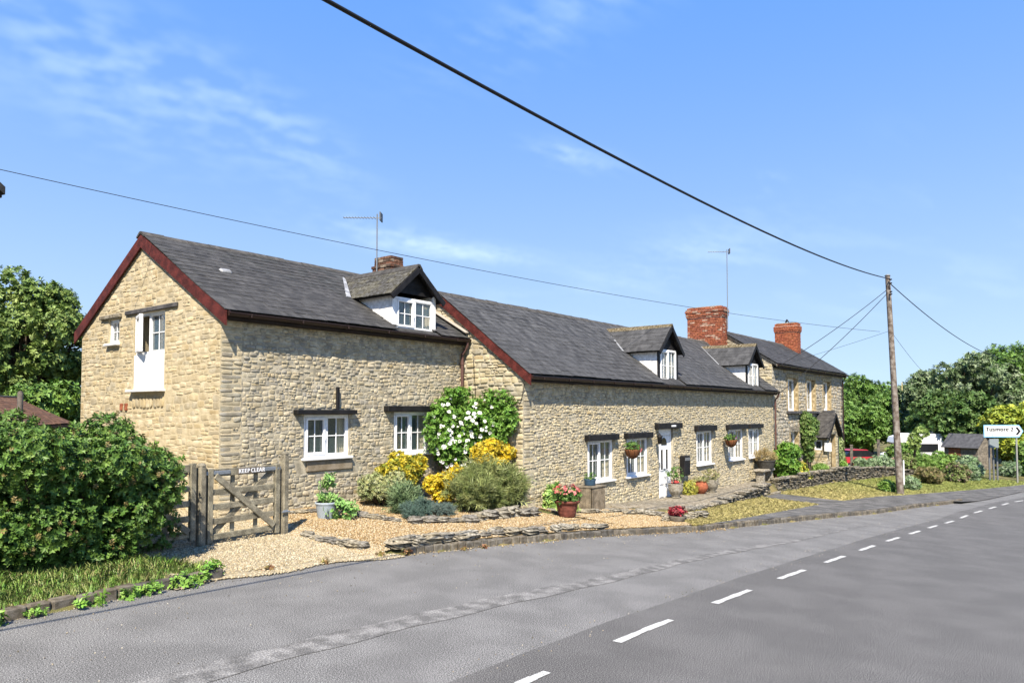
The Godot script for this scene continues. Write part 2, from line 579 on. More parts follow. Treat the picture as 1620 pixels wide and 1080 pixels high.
# foliage: leaf sprigs spread through lobes [centre, radii]; shell = how far in they reach
func foliage(parent: Node, called: String, lobes: Array, count: int, mesh: Mesh, smin: float, smax: float, cols: Array, sd: int, shell := 0.55, up := 0.35, ymin := -100.0, mat: Material = null) -> MultiMeshInstance3D:
	var r := RandomNumberGenerator.new()
	r.seed = sd
	var w := []
	var tot := 0.0
	for l in lobes:
		var q: Vector3 = l[1]
		tot += pow(q.x * q.y * q.z, 0.667)
		w.append(tot)
	var xf := []
	var cs := []
	for i in count:
		var pick := r.randf() * tot
		var k := 0
		while w[k] < pick:
			k += 1
		var d := any_dir(r)
		var rad: Vector3 = lobes[k][1]
		var p: Vector3 = lobes[k][0] + d * rad * lerpf(shell, 1.0, sqrt(r.randf())) * r.randf_range(0.9, 1.08)
		if p.y < ymin:
			continue
		var y := (d + any_dir(r) * 0.75 + Vector3.UP * up).normalized()
		var s := lerpf(smin * 0.65, smax * 1.25, pow(r.randf(), 1.3))
		xf.append(Transform3D(facing(y, r.randf() * TAU).scaled(Vector3(s, s, s)), p))
		cs.append(tone(cols, r))
	return scatter(called, mesh, xf, cs, mat if mat else M.leaf, parent)

func lobes_in(centre: Vector3, rad: Vector3, count: int, lo: float, hi: float, sd: int, bottom := -0.6) -> Array:
	var r := RandomNumberGenerator.new()
	r.seed = sd
	var out := []
	for k in count:
		var d := any_dir(r)
		d.y = maxf(d.y, bottom)
		var s := r.randf_range(lo, hi)
		out.append([centre + d * rad * r.randf_range(0.45, 0.82), Vector3(s, s * r.randf_range(0.7, 0.95), s) * (rad.x + rad.y + rad.z) / 3.0])
	return out

# ---------------------------------------------------------------- the lie of the land
func curve(pts: Array, x: float) -> float:
	if x <= pts[0][0]: return pts[0][1]
	for k in pts.size() - 1:
		if x <= pts[k + 1][0]:
			var t: float = (x - pts[k][0]) / (pts[k + 1][0] - pts[k][0])
			return lerpf(pts[k][1], pts[k + 1][1], t)
	return pts[-1][1]

const PROF := [[-300, 1.6], [-40, 0.6], [-10, 0.0], [-2, -0.24], [0, -0.3], [4, -0.5], [10, -0.86], [18, -1.34], [35, -1.9], [60, -2.5], [90, -2.9], [400, -3.2]]
const KERB := [[-60, 4.6], [-4.2, 3.57], [-3, 3.42], [-2.07, 3.3], [-1.26, 3.32], [0.07, 3.42], [1.2, 3.65], [2.86, 3.91], [5, 4.31], [7.8, 5.08], [9.9, 5.37], [15.7, 6.13], [21.4, 7.08], [23.9, 7.7], [27.7, 8.33], [36.3, 9.38], [60, 14.5], [120, 28]]
const LINE := [[-60, 7.4], [-10, 7.9], [0, 8.03], [10, 8.22], [16, 8.43], [21, 8.72], [27.4, 9.4], [36, 11.0], [60, 16.2], [120, 30]]
const BASE := [[-60, 0.3], [-6, -0.05], [0, -0.1], [4.5, -0.12], [6.1, -0.3], [7, -0.6], [9, -0.7], [11, -0.8], [13, -0.9], [20, -0.96], [23, -1.15], [30, -1.25], [36, -1.5], [45, -2.1], [60, -2.5], [90, -2.9], [400, -3.2]]
const RETAIN := [[9.3, 3.85], [19.6, 2.62], [27.6, 2.55], [37, 3.3], [42, 4.9], [60, 8.5], [120, 20]]

func road_y(x: float, z: float) -> float:
	return curve(PROF, x) - 0.02 * clampf(z, -5.0, 20.0)

func wall_z(x: float) -> float:
	return 0.0 if x < 6.17 else 1.79

func up_stand(x: float) -> float:
	return 0.1 * clampf(maxf((-1.9 - x) / 0.5, (x - 0.4) / 0.6), 0.0, 1.0) * (1.0 - smoothstep(23.0, 27.0, x)) + 0.012

func land_y(x: float, z: float) -> float:
	var zk := curve(KERB, x) - 0.07
	if z >= zk:
		return road_y(x, z) - 0.05
	var edge := road_y(x, zk) + up_stand(x)
	var hb := curve(BASE, x)
	if x >= 9.3:
		var zr := curve(RETAIN, x)
		if z > zr:
			return minf(lerpf(road_y(x, z) + 0.16, edge, smoothstep(zr, zk, z)), hb + 0.05)
		return hb
	var zw := wall_z(x)
	return lerpf(hb, edge, pow(clampf((z - zw) / (zk - zw), 0.0, 1.0), 0.65))

# a sheet over the land between two lines z0(x), z1(x)
func sheet(x0: float, x1: float, nx: int, nz: int, z0: Callable, z1: Callable, y: Callable) -> MB:
	var b := MB.new()
	var prev := []
	for i in nx + 1:
		var x := lerpf(x0, x1, float(i) / nx)
		var row := []
		for j in nz + 1:
			var z: float = lerpf(z0.call(x), z1.call(x), float(j) / nz)
			row.append(Vector3(x, y.call(x, z), z))
		if i:
			for j in nz:
				b.quad(prev[j], row[j], row[j + 1], prev[j + 1], Vector3.UP)
		prev = row
	return b

func spaced(a: float, b: float, step: float, before: Array, after: Array) -> Array:
	var out := before.duplicate()
	var n := int(round((b - a) / step))
	for k in n + 1:
		out.append(a + (b - a) * k / n)
	return out + after

func build_ground() -> void:
	var xs := spaced(-12.0, 48.0, 0.25, [-900, -400, -200, -100, -60, -40, -25, -18], [52, 56, 60, 66, 72, 80, 90, 110, 150, 220, 400, 900])
	var zs := spaced(-7.0, 12.0, 0.2, [-900, -400, -200, -100, -60, -40, -28, -20, -14, -10], [13, 14, 16, 20, 26, 34, 50, 80, 150, 300, 900])
	var b := MB.new()
	var prev := []
	for i in xs.size():
		var row := []
		for j in zs.size():
			row.append(Vector3(xs[i], land_y(xs[i], zs[j]), zs[j]))
		if i:
			for j in zs.size() - 1:
				b.quad(prev[j], row[j], row[j + 1], prev[j + 1], Vector3.UP)
		prev = row
	struct("ground", b, M.ground)
	var lift := func(h): return func(x, z): return road_y(x, z) + h
	var kerb_z := func(x): return curve(KERB, x)
	var seam := func(x): return curve(LINE, x) - 0.42 + 0.008 * sin(x * 1.7) + 0.006 * sin(x * 5.1)
	var far := func(x): return curve(LINE, x) + 6.3
	struct("layby", sheet(-30, 44, 300, 8, kerb_z, seam, lift.call(0.0)), M.layby)
	var road := struct("road", sheet(-60, 120, 360, 6, seam, far, lift.call(0.004)), M.road)
	var strip_a := func(x): return 5.95 + 0.075 * (x + 3.0) + 0.05 * sin(x * 0.9) + 0.02 * sin(x * 6.1)
	var strip_b := func(x): return 6.32 + 0.055 * (x + 3.0) + 0.05 * sin(x * 0.9 + 0.4) + 0.02 * sin(x * 4.7)
	struct("trench_patch", sheet(-8, 13.5, 160, 1, strip_a, strip_b, lift.call(0.005)), M.patch)
	for k in 15:
		var x0 := -2.85 + k * 2.2
		var b2 := MB.new()
		var n := 6
		for i in n:
			var xa := x0 + 1.1 * i / n
			var xb := x0 + 1.1 * (i + 1) / n
			var za := curve(LINE, xa)
			var zb := curve(LINE, xb)
			var w0 := 0.041 + 0.006 * sin(i * 2.0 + k)
			b2.quad(Vector3(xa, road_y(xa, za) + 0.009, za - w0), Vector3(xb, road_y(xb, zb) + 0.009, zb - w0), Vector3(xb, road_y(xb, zb) + 0.009, zb + w0), Vector3(xa, road_y(xa, za) + 0.009, za + w0), Vector3.UP)
		part("road_marking", b2, M.paint, road)
	# footway behind the kerb and the branch up to the terrace steps
	const VERGE := [[7.8, 5.0], [9.6, 5.04], [11.9, 4.98], [14.8, 4.89], [18.3, 4.81], [21.2, 5.13], [24.2, 5.58], [27.4, 6.16], [30.6, 6.9], [35.2, 7.95], [42, 9.6], [48, 11]]
	var verge := func(x): return curve(VERGE, x)
	struct("footway", sheet(8.0, 46, 160, 3, verge, func(x): return curve(KERB, x) - (0.1 if x < 24.5 else -0.25), func(x, z): return land_y(x, minf(z, curve(KERB, x) - 0.09)) + 0.008), M.path)
	struct("garden_path", sheet(18.1, 20.2, 24, 10, func(x): return curve(RETAIN, x) + 0.02, func(x): return curve(VERGE, x) + 0.03, func(x, z): return land_y(x, z) + 0.006), M.path)
	# gravel forecourt and the paler drive
	var front := func(x): return minf(curve(KERB, x) - 0.1, curve([[7.6, 5.2], [9.35, 3.6]], x) + 0.06 * sin(x * 7.0))
	struct("gravel_forecourt", sheet(0.3, 9.35, 90, 30, func(x): return 0.02 if x < 6.15 else 1.8, front, func(x, z): return land_y(x, z) + 0.012), M.gravel)
	struct("gravel_drive", sheet(-2.5, 0.62, 40, 40, func(x): return -6.0 if x < -0.02 else 0.02, func(x): return curve(KERB, x) + 0.12 + 0.07 * sin(x * 4.0), func(x, z): return (land_y(x, z) if z < curve(KERB, x) - 0.08 else road_y(x, z)) + 0.016), M.gravel_pale)
	pebbles()
	grit()
	kerbs()
	grasses()

func pebbles() -> void:
	var r := RandomNumberGenerator.new()
	r.seed = 77
	for area in [["forecourt_pebbles", 0.3, 9.3, 60000, [Color(0.43, 0.31, 0.155), Color(0.36, 0.24, 0.11), Color(0.50, 0.39, 0.22), Color(0.25, 0.16, 0.075), Color(0.62, 0.53, 0.38)], "loose golden gravel covering the forecourt in front of the cottages"], ["drive_pebbles", -2.45, 0.75, 26000, [Color(0.48, 0.41, 0.27), Color(0.42, 0.345, 0.21), Color(0.57, 0.51, 0.38), Color(0.33, 0.26, 0.165)], "loose pale gravel on the drive by the gate"]]:
		var xf := []
		var cs := []
		for k in area[3]:
			var x: float = r.randf_range(area[1], area[2])
			var z0 := (0.05 if x < 6.15 else 1.85) if x > 0.0 else -1.5
			var zk := curve(KERB, x)
			var z := r.randf_range(z0, minf(zk, curve([[7.6, 5.4], [9.35, 3.7]], x)) + (-0.12 if area[1] > 0.0 else 0.16 + 0.09 * sin(x * 4.0)))
			if area[1] > 0.0 and r.randf() < 0.004:
				z = zk + r.randf() * 0.35 * r.randf()
			var y := (land_y(x, z) if z < zk - 0.08 else road_y(x, z)) + 0.018
			var s := r.randf_range(0.018, 0.046)
			xf.append(Transform3D(Basis(any_dir(r), r.randf() * TAU).scaled(Vector3(s, s, s)), Vector3(x, y, z)))
			cs.append(tone(area[4], r))
		var o := scatter(area[0], pebble_shape, xf, cs, M.pebble)
		tag(o, area[5], "gravel", "", "stuff")

func grit() -> void:
	var r := RandomNumberGenerator.new()
	r.seed = 78
	var xf := []
	var cs := []
	for k in 2600:
		var x := -5.0 + 26.0 * pow(r.randf(), 1.3)
		var z := curve(KERB, x) + 0.02 + 2.6 * pow(r.randf(), 4.0) * r.randf()
		if r.randf() < 0.12: z = curve(LINE, x) - 0.42 + r.randf_range(-0.25, 0.15)
		var s := r.randf_range(0.008, 0.024)
		xf.append(Transform3D(Basis(any_dir(r), r.randf() * TAU).scaled(Vector3(s, s, s)), Vector3(x, road_y(x, z) + 0.006, z)))
		cs.append(tone([Color(0.43, 0.36, 0.25), Color(0.3, 0.27, 0.22), Color(0.55, 0.5, 0.4), Color(0.16, 0.14, 0.1)], r))
	var o := scatter("road_grit", pebble_shape, xf, cs, M.pebble)
	tag(o, "loose grit washed along the kerb and the asphalt seam", "grit", "", "stuff")

func kerbs() -> void:
	var r := RandomNumberGenerator.new()
	r.seed = 21
	var mats := []
	for k in 5:
		mats.append(tinted(M.sett, [Color(0.17, 0.155, 0.13), Color(0.22, 0.2, 0.165), Color(0.13, 0.12, 0.105), Color(0.25, 0.22, 0.17), Color(0.19, 0.165, 0.13)][k]))
	var shapes := []
	for k in 4:
		var b := MB.new()
		b.box(Vector3(0, -0.02, 0), Vector3(1, 1, 1), 0.09)
		shapes.append(b.mesh())
	for run in [["stone_kerb", -6.5, -2.0, 0.2, "kerb of dark weathered setts along the grass below the leafy bush"], ["sett_kerb", 0.95, 25.5, 0.15, "kerb of small dark setts edging the gravel and the footway"]]:
		var t := thing(run[0], run[4], "kerb")
		tag(t, "", "", "", "structure")
		t.remove_meta("category")
		var x: float = run[1]
		while x < run[2]:
			var l: float = run[3] * r.randf_range(0.85, 1.2) * (1.0 + 0.02 * maxf(x, 0.0))
			var z := curve(KERB, x + l * 0.5)
			var dz := curve(KERB, x + l) - curve(KERB, x)
			var h := 0.17
			var o := put("sett", shapes[r.randi() % 4], mats[r.randi() % 5], t)
			var yaw := -atan2(dz, l)
			o.transform = Transform3D(Basis(Vector3.UP, yaw + r.randf_range(-0.03, 0.03)).scaled_local(Vector3(l * 0.96, h, 0.13)).rotated(Vector3(1, 0, 0), r.randf_range(-0.05, 0.05)), Vector3(x + l * 0.5, road_y(x, z) + 0.028 + r.randf_range(-0.012, 0.012), z - 0.06))
			x += l * cos(yaw) + 0.006

func grasses() -> void:
	var r := RandomNumberGenerator.new()
	r.seed = 5
	var xf := []
	var cs := []
	# long grass under the bush on the left
	while xf.size() < 6500:
		var x := r.randf_range(-7.0, -1.75)
		var z := r.randf_range(1.9, curve(KERB, x) - 0.1)
		if x > -2.4 and z < 2.6 + (x + 2.4) * 0.6: continue
		var s := r.randf_range(0.10, 0.26) * (0.6 if z > 3.0 else 1.0)
		xf.append(Transform3D(facing((Vector3.UP + any_dir(r) * 0.25).normalized(), r.randf() * TAU).scaled(Vector3(s * 1.3, s, s * 1.3)), Vector3(x, land_y(x, z) - 0.01, z)))
		cs.append(tone([Color(0.11, 0.23, 0.03), Color(0.15, 0.27, 0.05), Color(0.19, 0.25, 0.06), Color(0.24, 0.22, 0.09)], r))
	var o := scatter("long_grass", grass_tuft, xf, cs, M.leaf)
	tag(o, "long rough green grass in front of the leafy bush", "grass", "", "stuff")
	xf = []
	cs = []
	while xf.size() < 34000:
		var x := 7.9 + 35.0 * pow(r.randf(), 1.4)
		var zr := curve(RETAIN, x) if x > 9.35 else curve([[7.6, 5.2], [9.35, 3.6]], x)
		var zv := curve([[7.8, 5.0], [9.6, 5.04], [11.9, 4.98], [14.8, 4.89], [18.3, 4.81], [21.2, 5.13], [24.2, 5.58], [27.4, 6.16], [30.6, 6.9], [35.2, 7.95], [42, 9.6], [48, 11]], x)
		var z := r.randf_range(zr + 0.06, zv + 0.03)
		if x > 18.0 and x < 20.3: continue
		var s := r.randf_range(0.035, 0.075) * (1.0 + x * 0.015)
		xf.append(Transform3D(facing((Vector3.UP + any_dir(r) * 0.5).normalized(), r.randf() * TAU).scaled(Vector3(s * 1.8, s, s * 1.8)), Vector3(x, land_y(x, z) - 0.004, z)))
		var green := clampf((x - 22.0) / 14.0, 0.0, 0.75)
		cs.append(tone([Color(0.46, 0.40, 0.17), Color(0.53, 0.46, 0.22), Color(0.39, 0.37, 0.13)], r).lerp(tone([Color(0.2, 0.29, 0.06), Color(0.27, 0.33, 0.08)], r), green))
	o = scatter("dry_grass", grass_tuft, xf, cs, M.leaf)
	tag(o, "short sun-bleached grass on the verge below the dry stone wall", "grass", "", "stuff")
	# weeds rooted along the kerb and the gravel edge
	var spots := [[-5.0, 3.55, 0.2], [-4.3, 3.64, 0.24], [-3.9, 3.6, 0.15], [-3.4, 3.56, 0.22], [-3.0, 3.5, 0.17], [-2.75, 3.47, 0.2], [-2.35, 3.42, 0.24], [-2.1, 3.36, 0.2], [-1.95, 3.2, 0.3], [-1.2, 3.3, 0.12], [-0.4, 3.4, 0.12], [0.5, 3.5, 0.13], [0.85, 3.62, 0.15], [1.9, 3.86, 0.1], [2.3, 3.92, 0.1]]
	for k in spots.size():
		var s: Array = spots[k]
		var y := road_y(s[0], s[1])
		var where: String = ["weed at the kerb foot nearest the left edge", "second clump of leafy weeds along the dark kerb", "third small weed clump along the dark kerb", "fourth leafy weed clump along the dark kerb", "fifth small weed clump along the dark kerb", "sixth leafy weed clump along the dark kerb", "seventh weed clump along the dark kerb", "eighth weed clump near the kerb's end", "tall leafy weed at the end of the dark kerb", "sparse weed where the pale drive meets the asphalt", "sparse weed in the middle of the drive's edge", "weed at the drive's edge beside the rubble edging", "reddish weed clump at the start of the sett kerb", "tiny weed at the foot of the sett kerb", "tiny weed further along the foot of the sett kerb"][k]
		var t := thing("weed", where, "weed", Vector3(s[0], y, s[1]), 0.0, "weeds along the kerb")
		s[2] *= 0.7
		foliage(t, "leaves", [[Vector3(0, s[2] * 0.25, 0), Vector3(s[2] * 0.8, s[2] * 0.5, s[2] * 0.5)]], 26, leaf_broad, s[2] * 0.35, s[2] * 0.75, [Color(0.13, 0.27, 0.04), Color(0.20, 0.33, 0.06)] if k < 9 else [Color(0.22, 0.2, 0.06), Color(0.27, 0.12, 0.06)], 300 + k, 0.1, 0.8, -0.01)

# ---------------------------------------------------------------- sky
func sky_cover() -> ImageTexture:
	var w := 2048
	var h := 1024
	var img := Image.create(w, h, false, Image.FORMAT_RGBA8)
	img.fill(Color(1, 1, 1, 0))
	var f := FastNoiseLite.new()
	f.seed = 12
	f.frequency = 0.9
	f.fractal_octaves = 5
	f.domain_warp_enabled = true
	f.domain_warp_amplitude = 0.5
	f.domain_warp_frequency = 0.7
	var g := FastNoiseLite.new()
	g.seed = 31
	g.frequency = 0.35
	g.fractal_octaves = 3
	var q := FastNoiseLite.new()
	q.seed = 57
	q.frequency = 6.5
	q.fractal_octaves = 4
	# wisps: azimuth, elevation, length, width (degrees), tilt (degrees), strength, mottled
	var wisps := [[20.0, 23.0, 9.0, 4.0, -25.0, 0.32, 1.0], [30.0, 22.0, 8.0, 3.0, -30.0, 0.26, 1.0], [53.0, 28.0, 9.0, 2.6, 18.0, 0.30, 0.0], [60.0, 31.0, 8.0, 2.0, 10.0, 0.25, 0.0], [57.0, 19.6, 3.6, 0.9, -14.0, 0.55, 0.0], [42.0, 13.6, 7.0, 1.2, -9.0, 0.42, 0.0], [49.0, 12.4, 5.5, 0.9, -5.0, 0.36, 0.0], [66.0, 12.0, 9.0, 2.6, 12.0, 0.22, 0.0], [71.8, 16.8, 1.2, 0.9, 0.0, 0.25, 0.0], [36.0, 20.0, 6.0, 2.0, -35.0, 0.16, 1.0]]
	for j in range(60, 520):
		var el := 90.0 - 180.0 * (j + 0.5) / h
		var sy := sin(deg_to_rad(el))
		var cy := cos(deg_to_rad(el))
		for i in w:
			var az := 360.0 * (i + 0.5) / w
			if az > 180.0: az -= 360.0
			var d := Vector3(sin(deg_to_rad(az)) * cy, sy, -cos(deg_to_rad(az)) * cy)
			var p := Vector2(d.x, d.z) / (maxf(d.y, 0.0) + 0.12)
			var streak := f.get_noise_2d(p.x * 0.9 + p.y * 0.5, (p.y - p.x * 0.4) * 2.6)
			var a := 0.10 * smoothstep(-0.05, 0.5, streak) * smoothstep(0.0, 0.35, g.get_noise_2d(p.x, p.y))
			var da := az - 52.0
			if absf(da) < 48.0 and el < 40.0 and el > 0.0:
				var fine := -2.0
				for s in wisps:
					var dx: float = (az - s[0]) * cy
					var dy: float = el - s[1]
					var c := cos(deg_to_rad(s[4]))
					var n := sin(deg_to_rad(s[4]))
					var u: float = (dx * c + dy * n) / s[2]
					var v: float = (-dx * n + dy * c) / s[3]
					var e := u * u + v * v
					if e < 4.0:
						if fine < -1.5:
							fine = q.get_noise_2d(p.x + p.y * 0.35, (p.y - p.x * 0.35) * (1.3 if s[6] > 0.5 else 2.6))
						var tex := 0.45 + 1.0 * streak + (1.5 * fine if s[6] > 0.5 else 0.8 * fine)
						a += s[5] * exp(-e * 1.3) * clampf(tex, 0.0, 1.3)
			if a > 0.002:
				img.set_pixel(i, j, Color(1, 1, 1, minf(a, 1.0)))
	return ImageTexture.create_from_image(img)

func _ready() -> void:
	rng.seed = 1
	# camera: 66 degree wide lens, slightly raised, shifted up a little
	var cam := Camera3D.new()
	cam.name = "camera"
	add_child(cam)
	cam.position = EYE
	cam.rotation = Vector3(deg_to_rad(2.2), -deg_to_rad(52.03), 0)
	cam.projection = Camera3D.PROJECTION_FRUSTUM
	cam.near = 0.1
	cam.far = 3000.0
	cam.size = 0.1 * 1080.0 / 1140.0
	cam.frustum_offset = Vector2(0, 0.1 * 66.2 / 1140.0)
	cam.current = true
	var env := Environment.new()
	env.background_mode = Environment.BG_SKY
	var sm := ProceduralSkyMaterial.new()
	sm.sky_top_color = Color(0.262, 0.46, 0.735)
	sm.sky_horizon_color = Color(0.635, 0.72, 0.775)
	sm.sky_curve = 0.19
	sm.ground_bottom_color = Color(0.30, 0.29, 0.24)
	sm.ground_horizon_color = Color(0.62, 0.68, 0.70)
	sm.sun_angle_max = 12.0
	sm.sky_cover = sky_cover()
	sm.sky_cover_modulate = Color(0.5, 0.5, 0.5, 1.0)
	var sky := Sky.new()
	sky.sky_material = sm
	env.sky = sky
	env.tonemap_mode = Environment.TONE_MAPPER_LINEAR
	env.tonemap_exposure = 2.0
	env.sdfgi_enabled = true
	env.ssao_enabled = true
	env.ssil_enabled = true
	var we := WorldEnvironment.new()
	we.name = "environment"
	we.environment = env
	add_child(we)
	var sun := DirectionalLight3D.new()
	sun.name = "sun"
	sun.light_color = Color(1.0, 0.955, 0.88)
	sun.light_energy = 1.6
	sun.light_angular_distance = 0.5
	sun.shadow_enabled = true
	add_child(sun)
	sun.look_at_from_position(Vector3(-0.53, 0.77, 0.38) * 50.0, Vector3.ZERO)
	make_materials()
	make_shapes()
	build_ground()
	build_all()

# ---------------------------------------------------------------- walls
# local frame of a wall face: x along it, y up, z outwards
func face_frame(origin: Vector3, along: Vector3) -> Transform3D:
	return Transform3D(Basis(along, Vector3.UP, along.cross(Vector3.UP)), origin)

# solid wall with openings [x0, x1, y0, y1]; top = [[x, y], ...]; thickness goes inwards
func wall_body(b: MB, t: Transform3D, top: Array, bottom: float, holes: Array, thick: float) -> void:
	var cuts := []
	for p in top: cuts.append(p[0])
	for h in holes:
		cuts.append(h[0])
		cuts.append(h[1])
	cuts.sort()
	for k in cuts.size() - 1:
		var xa: float = cuts[k]
		var xb: float = cuts[k + 1]
		if xb - xa < 1e-4: continue
		var spans := []
		for h in holes:
			if h[0] < xb - 1e-4 and h[1] > xa + 1e-4: spans.append([h[2], h[3]])
		spans.sort()
		var lo := bottom
		var segs := []
		for s in spans:
			segs.append([lo, lo, s[0], s[0]])
			lo = s[1]
		segs.append([lo, lo, curve(top, xa), curve(top, xb)])
		for s in segs:
			for z in [0.0, -thick]:
				b.quad(t * Vector3(xa, s[0], z), t * Vector3(xb, s[1], z), t * Vector3(xb, s[3], z), t * Vector3(xa, s[2], z), t.basis * Vector3(0, 0, 1.0 if z == 0.0 else -1.0))
	for h in holes:
		b.quad(t * Vector3(h[0], h[2], 0), t * Vector3(h[0], h[3], 0), t * Vector3(h[0], h[3], -thick), t * Vector3(h[0], h[2], -thick), t.basis * Vector3(1, 0, 0))
		b.quad(t * Vector3(h[1], h[2], 0), t * Vector3(h[1], h[3], 0), t * Vector3(h[1], h[3], -thick), t * Vector3(h[1], h[2], -thick), t.basis * Vector3(-1, 0, 0))
		b.quad(t * Vector3(h[0], h[2], 0), t * Vector3(h[1], h[2], 0), t * Vector3(h[1], h[2], -thick), t * Vector3(h[0], h[2], -thick), Vector3.UP)
		b.quad(t * Vector3(h[0], h[3], 0), t * Vector3(h[1], h[3], 0), t * Vector3(h[1], h[3], -thick), t * Vector3(h[0], h[3], -thick), Vector3.DOWN)
	for e in [top[0], top[-1]]:
		b.quad(t * Vector3(e[0], bottom, 0), t * Vector3(e[0], e[1], 0), t * Vector3(e[0], e[1], -thick), t * Vector3(e[0], bottom, -thick), t.basis * Vector3(-1 if e == top[0] else 1, 0, 0))
	for k in top.size() - 1:
		b.quad(t * Vector3(top[k][0], top[k][1], 0), t * Vector3(top[k + 1][0], top[k + 1][1], 0), t * Vector3(top[k + 1][0], top[k + 1][1], -thick), t * Vector3(top[k][0], top[k][1], -thick), Vector3.UP)

# rubble stones laid in uneven courses over a wall face; returns [transform, shape, tone index, size seen]
# o: course heights, stone lengths, proud (metres), tones (number), quoin ends
func lay_stones(t: Transform3D, top: Array, bottom: Callable, keep_out: Array, o: Dictionary, sd: int) -> Array:
	var r := RandomNumberGenerator.new()
	r.seed = sd
	var out := []
	var x0: float = top[0][0]
	var x1: float = top[-1][0]
	var ymax := 0.0
	for p in top: ymax = maxf(ymax, p[1])
	var y: float = o.low
	var course := 0
	var wob := r.randf() * 10.0
	while y < ymax:
		var ch := r.randf_range(o.ch[0], o.ch[1])
		var x := x0
		course += 1
		while x < x1 - 0.01:
			var w := r.randf_range(o.cw[0], o.cw[1])
			var quoin := false
			if o.get("quoin", 0) & 1 and x < x0 + 0.01:
				w = 0.42 if course % 2 else 0.24
				quoin = true
			if x1 - x - w < o.cw[0] * 0.7: w = x1 - x
			var ya: float = y + 0.035 * sin(x * 1.3 + wob) + 0.02 * sin(x * 3.7 + y * 5.0) + r.randf_range(-0.014, 0.014) * o.get("loose", 1.0)
			var pieces := [[x, x + w, ya, ya + ch]]
			if not quoin and r.randf() < o.get("split", 0.22) and ch > o.ch[0] * 1.2:
				var m := ch * r.randf_range(0.4, 0.6)
				var wx := w * r.randf_range(0.35, 0.65)
				pieces = [[x, x + w, ya, ya + m], [x, x + wx, ya + m, ya + ch], [x + wx, x + w, ya + m, ya + ch]]
			x += w
			for p in pieces:
				var q: Array = p.duplicate()
				var dropped := false
				for h in keep_out:
					if q[0] < h[1] and q[1] > h[0] and q[2] < h[3] and q[3] > h[2]:
						var cut := [q[1] - h[0], h[1] - q[0], q[3] - h[2], h[3] - q[2]]
						var best := cut.find(cut.min())
						if best == 0: q[1] = h[0]
						elif best == 1: q[0] = h[1]
						elif best == 2: q[3] = h[2]
						else: q[2] = h[3]
						if q[1] - q[0] < 0.05 or q[3] - q[2] < 0.035:
							dropped = true
							break
				if dropped: continue
				var lid := minf(minf(curve(top, q[0]), curve(top, q[1])), curve(top, (q[0] + q[1]) * 0.5))
				q[3] = minf(q[3], lid)
				q[2] = maxf(q[2], bottom.call((q[0] + q[1]) * 0.5) - 0.1)
				if q[3] - q[2] < 0.035: continue
				var g: float = o.gap * r.randf_range(0.5, 1.3)
				var sw: float = q[1] - q[0] - g
				var sh: float = q[3] - q[2] - g
				if sw < 0.03 or sh < 0.02: continue
				var pr := r.randf_range(o.proud[0], o.proud[1]) * (0.8 if quoin else 1.0)
				var mid := Vector3((q[0] + q[1]) * 0.5, (q[2] + q[3]) * 0.5, -0.004)
				var bs := Basis(Vector3(0, 0, 1), r.randf_range(-o.turn, o.turn) * (0.2 if quoin else 1.0)).scaled_local(Vector3(sw * 1.03, sh * 1.03, pr))
				var xf := t * Transform3D(bs, mid)
				out.append([xf, r.randi() % stone_shapes.size(), r.randi() % int(o.tones) if r.randf() > o.get("odd", 0.04) else int(o.tones), sw * sh / EYE.distance_squared_to(xf.origin)])
		y += ch
	return out

func stones_as_parts(parent: Node, stones: Array, tones: Array, limit := 290) -> void:
	stones.sort_custom(func(a, b): return a[3] > b[3])
	var mats := []
	for c in tones: mats.append(tinted(M.stone, c))
	var meshes := []
	for s in stone_shapes: meshes.append(shape_mesh(s))
	var rest := MB.new()
	for k in stones.size():
		var s: Array = stones[k]
		if k < limit:
			var o := put("stone", meshes[s[1]], mats[s[2]], parent)
			o.transform = s[0]
		else:
			rest.col = tones[s[2]]
			rest.add(stone_shapes[s[1]], s[0])
	if rest.v.size():
		var o := part("stonework", rest, vcol(M.stone), parent)
		o.set_meta("kind", "stuff")

